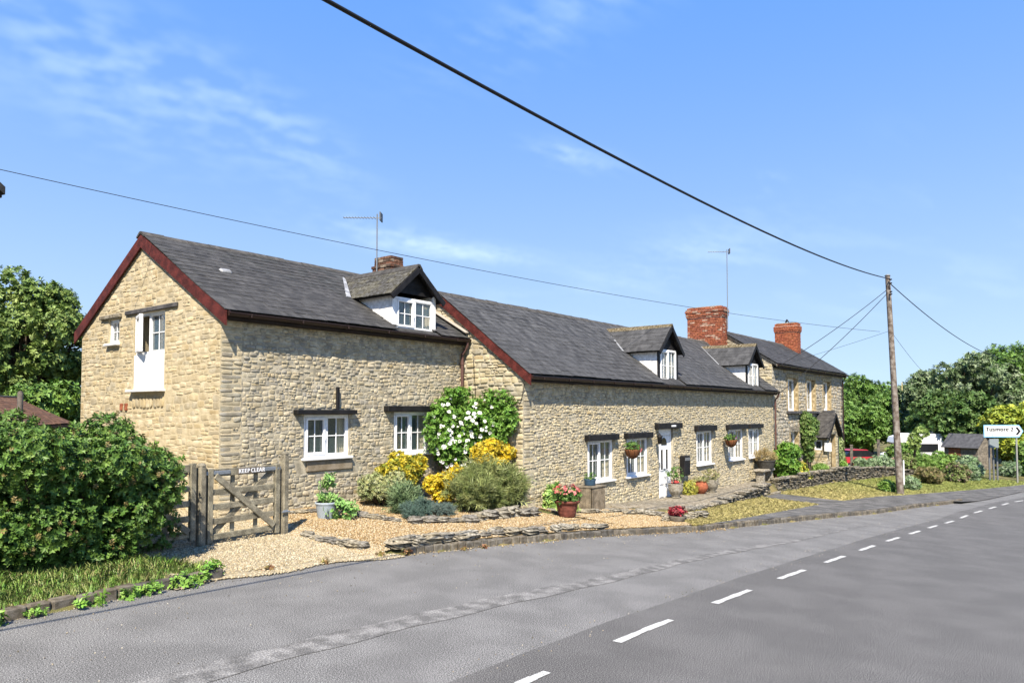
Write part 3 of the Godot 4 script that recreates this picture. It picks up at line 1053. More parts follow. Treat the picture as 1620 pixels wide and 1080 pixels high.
# ---------------------------------------------------------------- roofs
# slates on a slope: e0 = eave start, along (unit), up = up the slope (unit), sizes; skip(u, v) true where no slate lies
func lay_slates(parent: Node, e0: Vector3, along: Vector3, up: Vector3, length: float, rise: float, skip: Callable, mats: Array, limit: int, sd: int, sw := 0.27, ex := 0.195, thick := 0.009) -> void:
	var r := RandomNumberGenerator.new()
	r.seed = sd
	var nrm := up.cross(along).normalized()
	if nrm.y < 0: nrm = -nrm
	var list := []
	var rows := int(ceil(rise / ex))
	for i in rows:
		var v := i * ex
		var u := -sw * (0.5 if i % 2 else 0.0) - r.randf() * 0.03
		while u < length:
			var w := sw * r.randf_range(0.86, 1.12)
			var ua := maxf(u, 0.0)
			var ub := minf(u + w, length)
			u += w
			if ub - ua < 0.03: continue
			var ln := minf(ex * 1.75, rise - v + 0.02)
			if skip.call((ua + ub) * 0.5, v + ex * 0.5): continue
			var tilt := 0.028 + r.randf_range(-0.008, 0.012)
			var y2 := (up * cos(tilt) - nrm * sin(tilt)).normalized()
			var bs := Basis(along, y2, along.cross(y2)).rotated(nrm, r.randf_range(-0.012, 0.012))
			if bs.z.dot(nrm) < 0: bs.z = -bs.z
			bs = bs.scaled_local(Vector3(ub - ua - 0.005, ln, 1.0))
			var slip := r.randf_range(-0.006, 0.006) - (r.randf_range(0.02, 0.06) if r.randf() < 0.012 else 0.0)
			var um := (ua + ub) * 0.5
			var p := e0 + along * um + up * (v + ln * 0.5 + slip) + nrm * (thick * 0.5 + 0.012 + r.randf() * 0.004 + 0.012 * (1.0 + sin(um * 1.1 + sd) * sin(v * 1.7 + um * 0.5)))
			list.append([Transform3D(bs, p), r.randi() % mats.size(), (ub - ua) * ex / EYE.distance_squared_to(p)])
	list.sort_custom(func(a, b): return a[2] > b[2])
	var one := MB.new()
	one.box(Vector3.ZERO, Vector3(1, 1, thick))
	var mesh := one.mesh()
	var rest := MB.new()
	var shape := [one.v, one.n]
	for k in list.size():
		if k < limit:
			put("slate", mesh, mats[list[k][1]], parent).transform = list[k][0]
		else:
			rest.col = mats[list[k][1]].get_meta("base")
			rest.add(shape, list[k][0])
	if rest.v.size():
		part("slating", rest, vcol(mats[0]), parent).set_meta("kind", "stuff")

# one pitched roof: two slabs, ridge tiles; front slope slated. z/y of front eave, ridge, rear eave
func roof(house: Node, x0: float, x1: float, ze: float, ye: float, zr: float, yr: float, zb: float, yb: float, skip: Callable, mats: Array, limit: int, sd: int, ridge_mat: Material, holes_under := 0.0) -> void:
	var b := MB.new()
	var th := 0.06
	var fz := Vector3(0, yr - ye, zr - ze).normalized()
	for side in [[ze, ye], [zb, yb]]:
		var poly := [Vector2(side[0], side[1]), Vector2(zr, yr), Vector2(zr, yr - th * 1.25), Vector2(side[0], side[1] - th * 1.1)]
		# prism along x: local x = world z, local y = world y, local z = world -x
		b.prism(poly, -x1, -x0, Transform3D(Basis(Vector3(0, 0, 1), Vector3.UP, Vector3(-1, 0, 0)), Vector3.ZERO))
	var rf := part("roof", b, M.slate, house)
	lay_slates(house, Vector3(x0 - 0.02, ye, ze + 0.02), Vector3(1, 0, 0), fz, x1 - x0 + 0.04, Vector2(zr - ze, yr - ye).length() - 0.02, skip, mats, limit, sd)
	var r := RandomNumberGenerator.new()
	r.seed = sd + 3
	var x := x0 - 0.03
	var slope_b := Vector2(zb - zr, yb - yr).normalized()
	var slope_f := Vector2(ze - zr, ye - yr).normalized()
	while x < x1:
		var l := minf(0.46, x1 + 0.03 - x)
		var c := MB.new()
		var y0 := r.randf_range(-0.008, 0.01)
		var poly := []
		var wd := 0.17
		var tk := 0.028
		poly = [slope_f * wd, Vector2(0.02, -0.012), Vector2(-0.02, -0.012), slope_b * wd, slope_b * wd + Vector2(-0.008, tk), Vector2(-0.035, tk * 1.25), Vector2(0.035, tk * 1.25), slope_f * wd + Vector2(0.008, tk)]
		c.prism(poly, -l * 0.5 + 0.006, l * 0.5 - 0.006, Transform3D(Basis(Vector3(0, 0, 1), Vector3.UP, Vector3(-1, 0, 0)).rotated(Vector3(0, 0, 1), r.randf_range(-0.012, 0.012)), Vector3(x + l * 0.5, yr + 0.028 + y0, zr)))
		part("ridge_tile", c, ridge_mat, rf)
		x += l

func barge(house: Node, x: float, pts: Array, depth: float, thick: float, mat: Material) -> void:
	# boards hang along the roof edge between successive points (z, y)
	for k in pts.size() - 1:
		var p: Vector2 = pts[k]
		var q: Vector2 = pts[k + 1]
		var b := MB.new()
		b.prism([p, q, q - Vector2(0, depth), p - Vector2(0, depth)], -x - thick * 0.5, -x + thick * 0.5, Transform3D(Basis(Vector3(0, 0, 1), Vector3.UP, Vector3(-1, 0, 0)), Vector3.ZERO))
		part("barge_board", b, mat, house)

func gutter(house: Node, x0: float, x1: float, y: float, z: float) -> void:
	var b := MB.new()
	var n := 8
	for k in n:
		var a := PI + PI * k / n
		var c := PI + PI * (k + 1) / n
		for rr in [0.06, 0.052]:
			var o := Vector3(0, sin((a + c) * 0.5), cos((a + c) * 0.5)) * (1.0 if rr > 0.055 else -1.0)
			b.quad(Vector3(x0, y + sin(a) * rr, z + cos(a) * rr), Vector3(x1, y + sin(a) * rr, z + cos(a) * rr), Vector3(x1, y + sin(c) * rr, z + cos(c) * rr), Vector3(x0, y + sin(c) * rr, z + cos(c) * rr), o)
	for e in [-0.056, 0.056]:
		b.box(Vector3((x0 + x1) * 0.5, y + 0.002, z + e), Vector3(x1 - x0, 0.012, 0.012))
	for e in [x0, x1]:
		b.tube([Vector3(e - 0.006, y - 0.012, z), Vector3(e + 0.006, y - 0.012, z)], [0.05], 10)
	var x := x0 + 0.4
	while x < x1:
		b.box(Vector3(x, y - 0.03, z), Vector3(0.03, 0.075, 0.13), 0.01)
		x += 1.05
	part("gutter", b, M.gutter, house)

# ---------------------------------------------------------------- windows
# t: opening's lower left corner on the wall face. lights: list of [width share, opens]; rows of panes
func window(house: Node, t: Transform3D, w: float, h: float, o := {}) -> MeshInstance3D:
	var set_back: float = o.get("back", 0.06)
	var fw: float = o.get("frame", 0.055)
	var lights: Array = o.get("lights", [[0.5, true], [0.5, false]])
	var rows: int = o.get("rows", 2)
	var cols: int = o.get("cols", 2)
	var z := -set_back
	var b := MB.new()
	var add := func(x: float, y: float, sx: float, sy: float, zz: float, d: float):
		b.box(t * Vector3(x, y, zz), Vector3(sx, sy, d), 0.006, t.basis)
	add.call(w * 0.5, fw * 0.5, w, fw, z - 0.03, 0.07)
	add.call(w * 0.5, h - fw * 0.5, w, fw, z - 0.03, 0.07)
	add.call(fw * 0.5, h * 0.5, fw, h - 2 * fw, z - 0.03, 0.07)
	add.call(w - fw * 0.5, h * 0.5, fw, h - 2 * fw, z - 0.03, 0.07)
	var panes := []
	var bars := []
	var x := fw
	var inner := w - 2 * fw - 0.05 * (lights.size() - 1)
	for k in lights.size():
		var lw: float = inner * lights[k][0]
		if k:
			add.call(x + 0.025, h * 0.5, 0.05, h - 2 * fw, z - 0.03, 0.07)
			x += 0.05
		var a := Rect2(x, fw, lw, h - 2 * fw)
		if lights[k][1] is String:
			x += lw
			continue
		if lights[k][1]:
			var s := 0.048
			add.call(a.position.x + lw * 0.5, a.position.y + s * 0.5, lw, s, z - 0.006, 0.055)
			add.call(a.position.x + lw * 0.5, a.end.y - s * 0.5, lw, s, z - 0.006, 0.055)
			add.call(a.position.x + s * 0.5, h * 0.5, s, a.size.y - 2 * s, z - 0.006, 0.055)
			add.call(a.end.x - s * 0.5, h * 0.5, s, a.size.y - 2 * s, z - 0.006, 0.055)
			add.call(a.end.x - s * 0.5, h * 0.45, 0.018, 0.11, z + 0.03, 0.02)
			a = a.grow(-s)
		else:
			var s := 0.016
			add.call(a.position.x + lw * 0.5, a.position.y + s * 0.5, lw, s, z - 0.022, 0.05)
			add.call(a.position.x + lw * 0.5, a.end.y - s * 0.5, lw, s, z - 0.022, 0.05)
			add.call(a.position.x + s * 0.5, h * 0.5, s, a.size.y - 2 * s, z - 0.022, 0.05)
			add.call(a.end.x - s * 0.5, h * 0.5, s, a.size.y - 2 * s, z - 0.022, 0.05)
			a = a.grow(-s)
		for i in cols:
			for j in rows:
				panes.append(Rect2(a.position.x + a.size.x * i / cols, a.position.y + a.size.y * j / rows, a.size.x / cols, a.size.y / rows))
		for i in range(1, cols):
			bars.append([Vector3(a.position.x + a.size.x * i / cols, a.get_center().y, z - 0.024), Vector3(0.02, a.size.y, 0.016)])
		for j in range(1, rows):
			for i in cols:
				bars.append([Vector3(a.position.x + a.size.x * (i + 0.5) / cols, a.position.y + a.size.y * j / rows, z - 0.024), Vector3(a.size.x / cols - 0.02, 0.02, 0.016)])
		x += lw
	var win := part("window", b, o.get("mat", M.white), house)
	for p in panes:
		var c := MB.new()
		c.box(t * Vector3(p.get_center().x, p.get_center().y, z - 0.035), Vector3(p.size.x - 0.004, p.size.y - 0.004, 0.004), 0.0, t.basis)
		part("pane", c, M.glass, win)
	for q in bars:
		var c := MB.new()
		c.box(t * q[0], q[1], 0.004, t.basis)
		part("glazing_bar", c, o.get("mat", M.white), win)
	if o.get("sill", true):
		var c := MB.new()
		c.box(t * Vector3(w * 0.5, -0.02, -set_back * 0.5 + 0.03), Vector3(w + 0.1, 0.05, set_back + 0.11), 0.012, t.basis)
		part("sill", c, o.get("sill_mat", M.white), win)
	for side in o.get("curtains", [1]):
		var c := MB.new()
		var cw: float = o.get("curtain_width", 0.2)
		var n := 14
		for k in n:
			var ua := float(k) / n
			var ub := float(k + 1) / n
			var xa := cw * ua if side < 0 else w - cw * ua
			var xb := cw * ub if side < 0 else w - cw * ub
			var za := z - 0.14 + 0.022 * sin(k * 1.9)
			var zb := z - 0.14 + 0.022 * sin((k + 1) * 1.9)
			c.quad(t * Vector3(xa, 0.01, za), t * Vector3(xb, 0.01, zb), t * Vector3(xb, h, zb), t * Vector3(xa, h, za), t.basis * Vector3(0, 0, 1))
			c.quad(t * Vector3(xa, 0.01, za - 0.004), t * Vector3(xb, 0.01, zb - 0.004), t * Vector3(xb, h, zb - 0.004), t * Vector3(xa, h, za - 0.004), t.basis * Vector3(0, 0, -1))
		part("curtain", c, o.get("curtain_mat", M.curtain), win)
	return win

func plain_box(parent: Node, called: String, p: Vector3, s: Vector3, mat: Material, bev := 0.01) -> MeshInstance3D:
	var b := MB.new()
	b.box(p, s, bev)
	return part(called, b, mat, parent)

# ---------------------------------------------------------------- dormers
# main(z) gives the height of the main roof; xc centre, hw half width of the cheeks, zf front plane
func dormer(house: Node, xc: float, hw: float, zf: float, y0: float, ye: float, ya: float, zr: float, yr: float, slope: float, eave_out: float, mats: Array, win: Dictionary, sd: int) -> void:
	var back := func(y: float): return zr + (yr - y) / slope
	var t := Transform3D(Basis(Vector3(0, 0, 1), Vector3.UP, Vector3(-1, 0, 0)), Vector3.ZERO)
	var d: MeshInstance3D
	for s in [-1.0, 1.0]:
		var cheeks := MB.new()
		var x: float = xc + s * (hw - 0.03)
		cheeks.prism([Vector2(zf, yr - slope * (zf - zr) - 0.06), Vector2(zf, ye), Vector2(back.call(ye) - 0.12, ye)], -x - 0.03, -x + 0.03, t)
		if d == null: d = part("dormer", cheeks, M.render, house)
		else: part("cheek", cheeks, M.render, d)
	tag(d, win.label)
	# front: dark surround, boarded gable
	var wx: float = win.w * 0.5
	var surround := MB.new()
	for s in [-1.0, 1.0]:
		if hw - wx > 0.02:
			surround.box(Vector3(xc + s * (hw + wx) * 0.5, (y0 + ye) * 0.5, zf + 0.012), Vector3(hw - wx, ye - y0, 0.05), 0.004)
	if surround.v.size(): part("corner_board", surround, win.side_mat, d)
	var n := 6
	var run := (hw + eave_out)
	for k in n:
		var ya0 := ye + (ya - 0.1 - ye) * k / n - 0.02
		var yb0 := ye + (ya - 0.1 - ye) * (k + 1) / n - 0.02
		var xa := hw * (1.0 - float(k) / n)
		var xb := hw * (1.0 - float(k + 1) / n)
		var b := MB.new()
		b.prism([Vector2(-xa, ya0), Vector2(xa, ya0), Vector2(xb, yb0), Vector2(-xb, yb0)], zf - 0.02, zf + 0.012 - 0.01 * (k % 2), Transform3D(Basis(), Vector3(xc, 0, 0)))
		part("board", b, M.black, d)
	var oh := 0.16
	var yeo := ya - (ya - ye) * run / hw * 0.98
	for s in [-1.0, 1.0]:
		# roof slope slab
		var b := MB.new()
		var rf := Vector3(xc, ya, zf + oh)
		var rb := Vector3(xc, ya, back.call(ya) - 0.05)
		var ef := Vector3(xc + s * run, yeo, zf + oh)
		var eb := Vector3(xc + s * run, yeo, back.call(yeo) - 0.05)
		var nn := (ef - rf).cross(rb - rf).normalized() * (-1.0 if (ef - rf).cross(rb - rf).y < 0 else 1.0)
		b.quad(rf, rb, eb, ef, nn)
		b.quad(rf - nn * 0.045, rb - nn * 0.045, eb - nn * 0.045, ef - nn * 0.045, -nn)
		b.quad(rf, ef, ef - nn * 0.045, rf - nn * 0.045, Vector3(0, 0, 1))
		b.quad(ef, eb, eb - nn * 0.045, ef - nn * 0.045, Vector3(s, -0.2, 0))
		part("roof_slope", b, M.black, d)
		var up := (rf - ef).normalized()
		var along := Vector3(0, 0, -1)
		var lf := zf + oh - rb.z
		var rise := (rf - ef).length()
		var skip := func(u: float, v: float): return zf + oh - u < back.call(yeo + (ya - yeo) * clampf(v / rise, 0, 1)) - 0.06
		lay_slates(d, ef + Vector3(0, 0, 0.015) - up * 0.03, along, up, lf, rise + 0.02, skip, mats, 200, sd + int(s), 0.24, 0.17)
		# barge and soffit shadow board
		var g := MB.new()
		g.beam(rf + Vector3(0, -0.06, 0.012), ef + Vector3(0, -0.06, 0.012), 0.03, 0.12, 0.004, Vector3(0, 0, 1).cross(up))
		part("barge_board", g, M.black, d)
		# lead valley against the main roof
		var fl := MB.new()
		var a1 := Vector3(xc, ya + 0.01, back.call(ya + 0.01) + 0.0)
		var a2 := Vector3(xc + s * (run + 0.02), yeo, back.call(yeo))
		var lift := Vector3(0, 1, slope).normalized() * 0.055
		var off := Vector3(s * 0.13, 0, 0)
		fl.quad(a1 + lift, a2 + lift, a2 + lift + off, a1 + lift + off * 0.6, lift)
		fl.quad(a1 + lift * 0.8, a2 + lift * 0.8, a2 + lift * 0.8 + off, a1 + lift * 0.8 + off * 0.6, -lift)
		part("flashing", fl, M.lead, d)
	var x: float = back.call(ya) - 0.1
	while x < zf + oh:
		var l := minf(0.42, zf + oh + 0.02 - x)
		var c := MB.new()
		var sl := (ya - yeo) / run
		var dn := Vector2(1, -sl).normalized() * 0.15
		c.prism([dn, Vector2(0.02, -0.01), Vector2(-0.02, -0.01), Vector2(-dn.x, dn.y), Vector2(-dn.x, dn.y + 0.028), Vector2(-0.03, 0.034), Vector2(0.03, 0.034), Vector2(dn.x, dn.y + 0.028)], -l * 0.5 + 0.005, l * 0.5 - 0.005, Transform3D(Basis(), Vector3(xc, ya + 0.028, x + l * 0.5)))
		part("ridge_tile", c, win.ridge_mat, d)
		x += l
	window(house, Transform3D(Basis(), Vector3(xc - wx, win.y, zf + 0.03)), win.w, win.h, win)

# ---------------------------------------------------------------- brick chimneys
func chimney(called: String, label: String, lo: Vector3, hi: Vector3, brick: StandardMaterial3D, tones: Array, bands: Array, single: bool, sd: int, pot := 0) -> Node3D:
	var r := RandomNumberGenerator.new()
	r.seed = sd
	var mid := (lo + hi) * 0.5
	var t := thing(called, label, "chimney", Vector3(mid.x, lo.y, mid.z))
	var core := MB.new()
	var s := hi - lo
	core.box(Vector3(0, s.y * 0.5 - 0.01, 0), Vector3(s.x - 0.02, s.y - 0.03, s.z - 0.02))
	for q in bands: core.box(Vector3(0, (q[0] + q[1]) * 0.5, 0), Vector3(s.x + 2 * q[2] - 0.02, q[1] - q[0] - 0.015, s.z + 2 * q[2] - 0.02))
	part("mortar_core", core, M.brick_mortar, t)
	var mats := []
	for c in tones: mats.append(tinted(brick, c))
	var one := MB.new()
	one.box(Vector3.ZERO, Vector3.ONE, 0.06)
	var mesh := one.mesh()
	var shape := [one.v, one.n]
	var rest := MB.new()
	var bh := 0.075
	var y := 0.0
	var row := 0
	while y < s.y - 0.02:
		var grow := 0.0
		for q in bands:
			if y + bh * 0.5 > q[0] and y + bh * 0.5 < q[1]: grow = q[2]
		for side in 4:
			var len := (s.x if side < 2 else s.z) + 2 * grow
			var off := (s.z if side < 2 else s.x) * 0.5 + grow
			var u := -len * 0.5 - (0.11 if row % 2 else 0.0)
			while u < len * 0.5:
				var a := maxf(u, -len * 0.5)
				var b := minf(u + 0.215, len * 0.5)
				u += 0.225
				if b - a < 0.03: continue
				var c := (a + b) * 0.5
				var sg := 1.0 if side % 2 else -1.0
				var dp := off * sg + r.randf_range(-0.004, 0.004)
				var p := Vector3(c, y + bh * 0.5, dp) if side < 2 else Vector3(dp, y + bh * 0.5, c)
				var sz := Vector3(b - a, bh - 0.011, 0.03) if side < 2 else Vector3(0.03, bh - 0.011, b - a)
				var k := r.randi() % tones.size()
				if single:
					put("brick", mesh, mats[k], t).transform = Transform3D(Basis().scaled(sz), p)
				else:
					rest.col = tones[k]
					rest.add(shape, Transform3D(Basis().scaled(sz), p))
		y += bh
		row += 1
	if rest.v.size():
		part("brickwork", rest, vcol(brick), t).set_meta("kind", "stuff")
	var cap := MB.new()
	cap.box(Vector3(0, s.y + 0.015, 0), Vector3(s.x * 0.9, 0.06, s.z * 0.94), 0.025)
	part("flaunching", cap, M.flag, t)
	if pot == 1:
		var pb := MB.new()
		for e in [[-1, 1], [1, 1]]:
			pb.beam(Vector3(0, s.y + 0.03, -0.09 * e[0] - 0.02), Vector3(0, s.y + 0.24, -0.02), 0.2, 0.02)
		part("cowl", pb, M.slate, t)
	return t

func aerial(label: String, base: Vector3, h: float, boom: Vector3, sd: int) -> void:
	var t := thing("television_aerial", label, "aerial", base)
	var m := MB.new()
	m.tube([Vector3.ZERO, Vector3(0, h, 0)], [0.018], 7)
	part("mast", m, M.steel, t)
	var b := MB.new()
	var bd := boom.normalized()
	var st := Vector3(0, h - 0.1, 0)
	b.tube([st - bd * 0.12, st + boom], [0.011], 6)
	part("boom", b, M.steel, t)
	var side := bd.cross(Vector3.UP).normalized()
	for k in 11:
		var e := MB.new()
		var p := st + boom * (0.08 + 0.9 * k / 10.0)
		var l := 0.13 - 0.004 * k
		e.tube([p - side * l, p + side * l], [0.006], 5)
		part("element", e, M.steel, t)
	var rf := MB.new()
	rf.box(st - bd * 0.1 + Vector3(0, 0.02, 0), Vector3(0.03, 0.22, 0.26), 0.005, Basis(bd, Vector3.UP, side * -1.0))
	part("reflector", rf, M.grey_paint, t)

func downpipe(house: Node, x: float, z: float, ytop: float, ybot: float, zg: float, mat: Material) -> void:
	var b := MB.new()
	b.tube([Vector3(x, ytop, zg), Vector3(x, ytop - 0.1, zg), Vector3(x, ytop - 0.28, z), Vector3(x, ybot, z)], [0.036], 9)
	var y := ytop - 0.5
	while y > ybot:
		b.tube([Vector3(x, y - 0.03, z), Vector3(x, y + 0.03, z)], [0.045], 9)
		b.box(Vector3(x, y, z - 0.04), Vector3(0.11, 0.03, 0.03), 0.005)
		y -= 1.1
	part("downpipe", b, mat, house)

# ---------------------------------------------------------------- the three houses
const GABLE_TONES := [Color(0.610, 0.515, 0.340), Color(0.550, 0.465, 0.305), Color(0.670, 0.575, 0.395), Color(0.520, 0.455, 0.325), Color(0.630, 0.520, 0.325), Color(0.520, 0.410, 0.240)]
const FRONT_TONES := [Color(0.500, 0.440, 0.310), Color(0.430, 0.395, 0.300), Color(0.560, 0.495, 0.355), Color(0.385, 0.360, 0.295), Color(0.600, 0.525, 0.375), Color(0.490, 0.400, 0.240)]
const LONG_TONES := [Color(0.570, 0.500, 0.345), Color(0.490, 0.440, 0.315), Color(0.630, 0.555, 0.390), Color(0.450, 0.410, 0.315), Color(0.600, 0.520, 0.340), Color(0.520, 0.420, 0.250)]
const GREY_TONES := [Color(0.490, 0.455, 0.375), Color(0.440, 0.410, 0.335), Color(0.540, 0.490, 0.395), Color(0.460, 0.430, 0.365), Color(0.550, 0.480, 0.350), Color(0.500, 0.400, 0.240)]

func lintel(house: Node, x0: float, x1: float, y0: float, y1: float, z: float, mat: Material = null) -> void:
	plain_box(house, "lintel", Vector3((x0 + x1) * 0.5, (y0 + y1) * 0.5, z - 0.04), Vector3(x1 - x0, y1 - y0, 0.2), mat if mat else M.black, 0.012)

func slate_mats(base: Color) -> Array:
	var out := []
	for k in [0.88, 0.95, 1.0, 1.06, 1.16]:
		var c := Color(base.r * k, base.g * k, base.b * k)
		out.append(tinted(M.slate, c.lerp(Color(0.085, 0.075, 0.065), 0.35 if k == 1.12 else 0.0)))
	return out

func cottage() -> void:
	var h := thing("stone_cottage", "gabled cottage of cream rubble stone with dark red barge boards behind the gate", "cottage")
	var wins := [[1.70, 2.77, 0.81, 1.63], [3.97, 5.0, 0.78, 1.68]]
	var gwins := [[2.43, 3.66, 2.1, 3.6], [1.3, 1.78, 3.07, 3.57]]
	var ft := face_frame(Vector3.ZERO, Vector3(1, 0, 0))
	var gt := face_frame(Vector3(0, 0, -5.6), Vector3(0, 0, 1))
	var b := MB.new()
	wall_body(b, ft, [[0.4, 3.40], [6.17, 3.40]], -0.8, wins, 0.4)
	part("wall", b, M.mortar, h)
	b = MB.new()
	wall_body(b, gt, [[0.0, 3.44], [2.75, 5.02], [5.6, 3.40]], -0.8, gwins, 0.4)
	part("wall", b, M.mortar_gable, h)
	b = MB.new()
	b.box(Vector3(3.28, 1.3, -5.42), Vector3(5.76, 4.2, 0.35))
	part("wall", b, M.mortar, h)
	b = MB.new()
	b.prism([Vector2(-5.2, -0.8), Vector2(-0.41, -0.8), Vector2(-0.41, 3.40), Vector2(-2.85, 4.98), Vector2(-5.2, 3.6)], -6.16, -5.95, Transform3D(Basis(Vector3(0, 0, 1), Vector3.UP, Vector3(-1, 0, 0)), Vector3.ZERO))
	part("wall", b, M.inside, h)
	plain_box(h, "floor", Vector3(3.2, 1.98, -2.85), Vector3(5.4, 0.12, 4.8), M.inside, 0.0)
	# stones
	var keep := []
	for w in wins: keep.append([w[0] - 0.02, w[1] + 0.02, w[2] - 0.05, w[3] + 0.02])
	keep.append([1.45, 2.88, 1.62, 1.74])
	keep.append([3.67, 5.26, 1.67, 1.82])
	keep.append([1.55, 2.95, 0.52, 0.78])
	var low := func(x): return -0.2
	var st := lay_stones(ft, [[0.0, 3.39], [6.17, 3.39]], low, keep, {"low": -0.3, "ch": [0.05, 0.10], "cw": [0.06, 0.20], "proud": [0.006, 0.024], "gap": 0.008, "tones": 5, "turn": 0.14, "quoin": 1, "split": 0.3, "odd": 0.012}, 101)
	var keep2 := []
	for w in gwins: keep2.append([w[0] - 0.02, w[1] + 0.02, w[2] - 0.05, w[3] + 0.02])
	keep2.append([2.08, 4.16, 3.58, 3.71])
	keep2.append([0.95, 1.9, 3.56, 3.70])
	keep2.append([2.4, 3.75, 1.72, 2.04])
	var st2 := lay_stones(gt, [[0.0, 3.40], [2.75, 4.99], [5.6, 3.38]], low, keep2, {"low": -0.3, "ch": [0.07, 0.15], "cw": [0.12, 0.38], "proud": [0.006, 0.016], "gap": 0.006, "tones": 5, "turn": 0.06, "split": 0.2, "odd": 0.02}, 103)
	# the gable's own tones come after the front's
	for s in st2: s[2] += 6
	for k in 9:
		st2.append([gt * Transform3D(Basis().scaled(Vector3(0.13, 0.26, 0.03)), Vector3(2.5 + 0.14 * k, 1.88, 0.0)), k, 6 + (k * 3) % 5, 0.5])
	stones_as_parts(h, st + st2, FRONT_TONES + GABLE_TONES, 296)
	plain_box(h, "stone", Vector3(2.3, 0.65, 0.0), Vector3(1.1, 0.2, 0.07), tinted(M.stone, Color(0.30, 0.25, 0.18)), 0.02)
	for z in [-3.62, -3.42]:
		plain_box(h, "brick", Vector3(-0.01, 1.78, z), Vector3(0.05, 0.14, 0.09), M.brick_red, 0.008)
	# roof
	var ridge := Vector2(-2.85, 5.12)
	var skip := func(u, v):
		var x: float = u - 0.07
		var z: float = 0.2 - v * 0.868
		return x > 3.93 and x < 5.22 and z > -0.02 - (4.05 - 3.47) / 0.57 - 0.55 * (1.0 - clampf(absf(x - 4.57) / 0.7, 0, 1)) - 0.2 or (x > 5.73 and z < -2.05 and z > -2.72)
	roof(h, -0.05, 6.15, 0.2, 3.38, -2.85, 5.12, -5.85, 3.41, skip, slate_mats(Color(0.074, 0.072, 0.069)), 250, 11, M.ridge)
	barge(h, -0.045, [Vector2(0.24, 3.385), ridge + Vector2(0, 0.015)], 0.25, 0.03, M.barge)
	barge(h, -0.045, [ridge + Vector2(0, 0.015), Vector2(-5.88, 3.42)], 0.25, 0.03, M.barge)
	plain_box(h, "fascia", Vector3(3.07, 3.33, 0.165), Vector3(6.1, 0.15, 0.025), M.fascia, 0.004)
	plain_box(h, "soffit", Vector3(3.07, 3.255, 0.09), Vector3(6.1, 0.02, 0.13), M.fascia, 0.0)
	gutter(h, 0.0, 6.12, 3.36, 0.245)
	downpipe(h, 6.04, 0.085, 3.31, 0.2, 0.245, M.pipe)
	b = MB.new()
	b.box(Vector3(0.93, 4.4, -1.48), Vector3(0.24, 0.07, 0.14), 0.03, Basis(Vector3(1, 0, 0), 0.52))
	part("roof_vent", b, M.lead, h)
	b = MB.new()
	b.beam(Vector3(6.1, 3.53, 0.2), Vector3(6.1, 4.72, -1.95), 0.14, 0.05, 0.02, Vector3(0, 1, 0.57))
	part("mortar_fillet", b, M.brick_mortar, h)
	# windows
	window(h, ft * Transform3D(Basis(), Vector3(1.70, 0.81, 0)), 1.07, 0.82, {"back": 0.03, "curtains": [1]})
	window(h, ft * Transform3D(Basis(), Vector3(3.97, 0.78, 0)), 1.03, 0.90, {"back": 0.03, "curtains": [1]})
	lintel(h, 1.46, 2.87, 1.635, 1.725, 0.08)
	lintel(h, 3.68, 5.25, 1.685, 1.81, 0.08)
	plain_box(h, "iron_strap", Vector3(2.44, 1.94, 0.055), Vector3(0.07, 0.46, 0.05), M.black, 0.01)
	window(h, gt * Transform3D(Basis(), Vector3(2.43, 2.79, 0)), 1.23, 0.81, {"back": 0.05, "lights": [[0.44, "open"], [0.56, false]], "sill": false, "curtains": [1], "curtain_width": 0.12})
	var swing := window(h, gt * Transform3D(Basis(Vector3.UP, -0.3), Vector3(2.49, 2.84, 0.0)), 0.50, 0.72, {"back": 0.0, "lights": [[1.0, false]], "cols": 2, "sill": false, "curtains": []})
	tag(swing, "casement swung open on the gable")
	plain_box(h, "panel", Vector3(0.03, 2.45, -2.555), Vector3(0.05, 0.68, 1.21), M.white, 0.006)
	plain_box(h, "sill", Vector3(-0.04, 2.085, -2.56), Vector3(0.17, 0.04, 1.36), M.white, 0.008)
	plain_box(h, "lintel", Vector3(-0.01, 3.645, -2.48), Vector3(0.07, 0.085, 2.06), M.slate_lintel, 0.012)
	window(h, gt * Transform3D(Basis(), Vector3(1.3, 3.07, 0)), 0.48, 0.50, {"back": 0.04, "lights": [[1.0, false]], "curtains": []})
	plain_box(h, "lintel", Vector3(-0.02, 3.63, -4.17), Vector3(0.09, 0.08, 0.93), M.flag, 0.012)
	dormer(h, 4.56, 0.66, -0.03, 3.46, 4.28, 4.86, -2.85, 5.12, 0.5705, 0.14, [tinted(M.slate_mossy, Color(0.125, 0.122, 0.11)), tinted(M.slate_mossy, Color(0.105, 0.102, 0.096)), tinted(M.slate_mossy, Color(0.155, 0.148, 0.12))], {"w": 1.16, "h": 0.70, "y": 3.46, "sill": false, "side_mat": M.white, "ridge_mat": M.ridge, "curtains": [1], "label": "broad white cheeked dormer with mossy slates", "back": 0.0}, 23)
	# chimney and aerial
	chimney("brick_chimney", "small dark old brick chimney behind the broad dormer", Vector3(5.75, 4.35, -2.68), Vector3(6.16, 5.58, -2.08), M.brick_old, [Color(0.21, 0.10, 0.065), Color(0.16, 0.085, 0.06), Color(0.25, 0.14, 0.095), Color(0.13, 0.09, 0.07), Color(0.33, 0.26, 0.2)], [[0.88, 0.98, 0.035], [0.98, 1.06, 0.055]], true, 31)
	aerial("thin television aerial on a mast beside the small old chimney", Vector3(5.66, 4.6, -2.5), 2.12, Vector3(-0.5, 0.02, -0.72), 1)

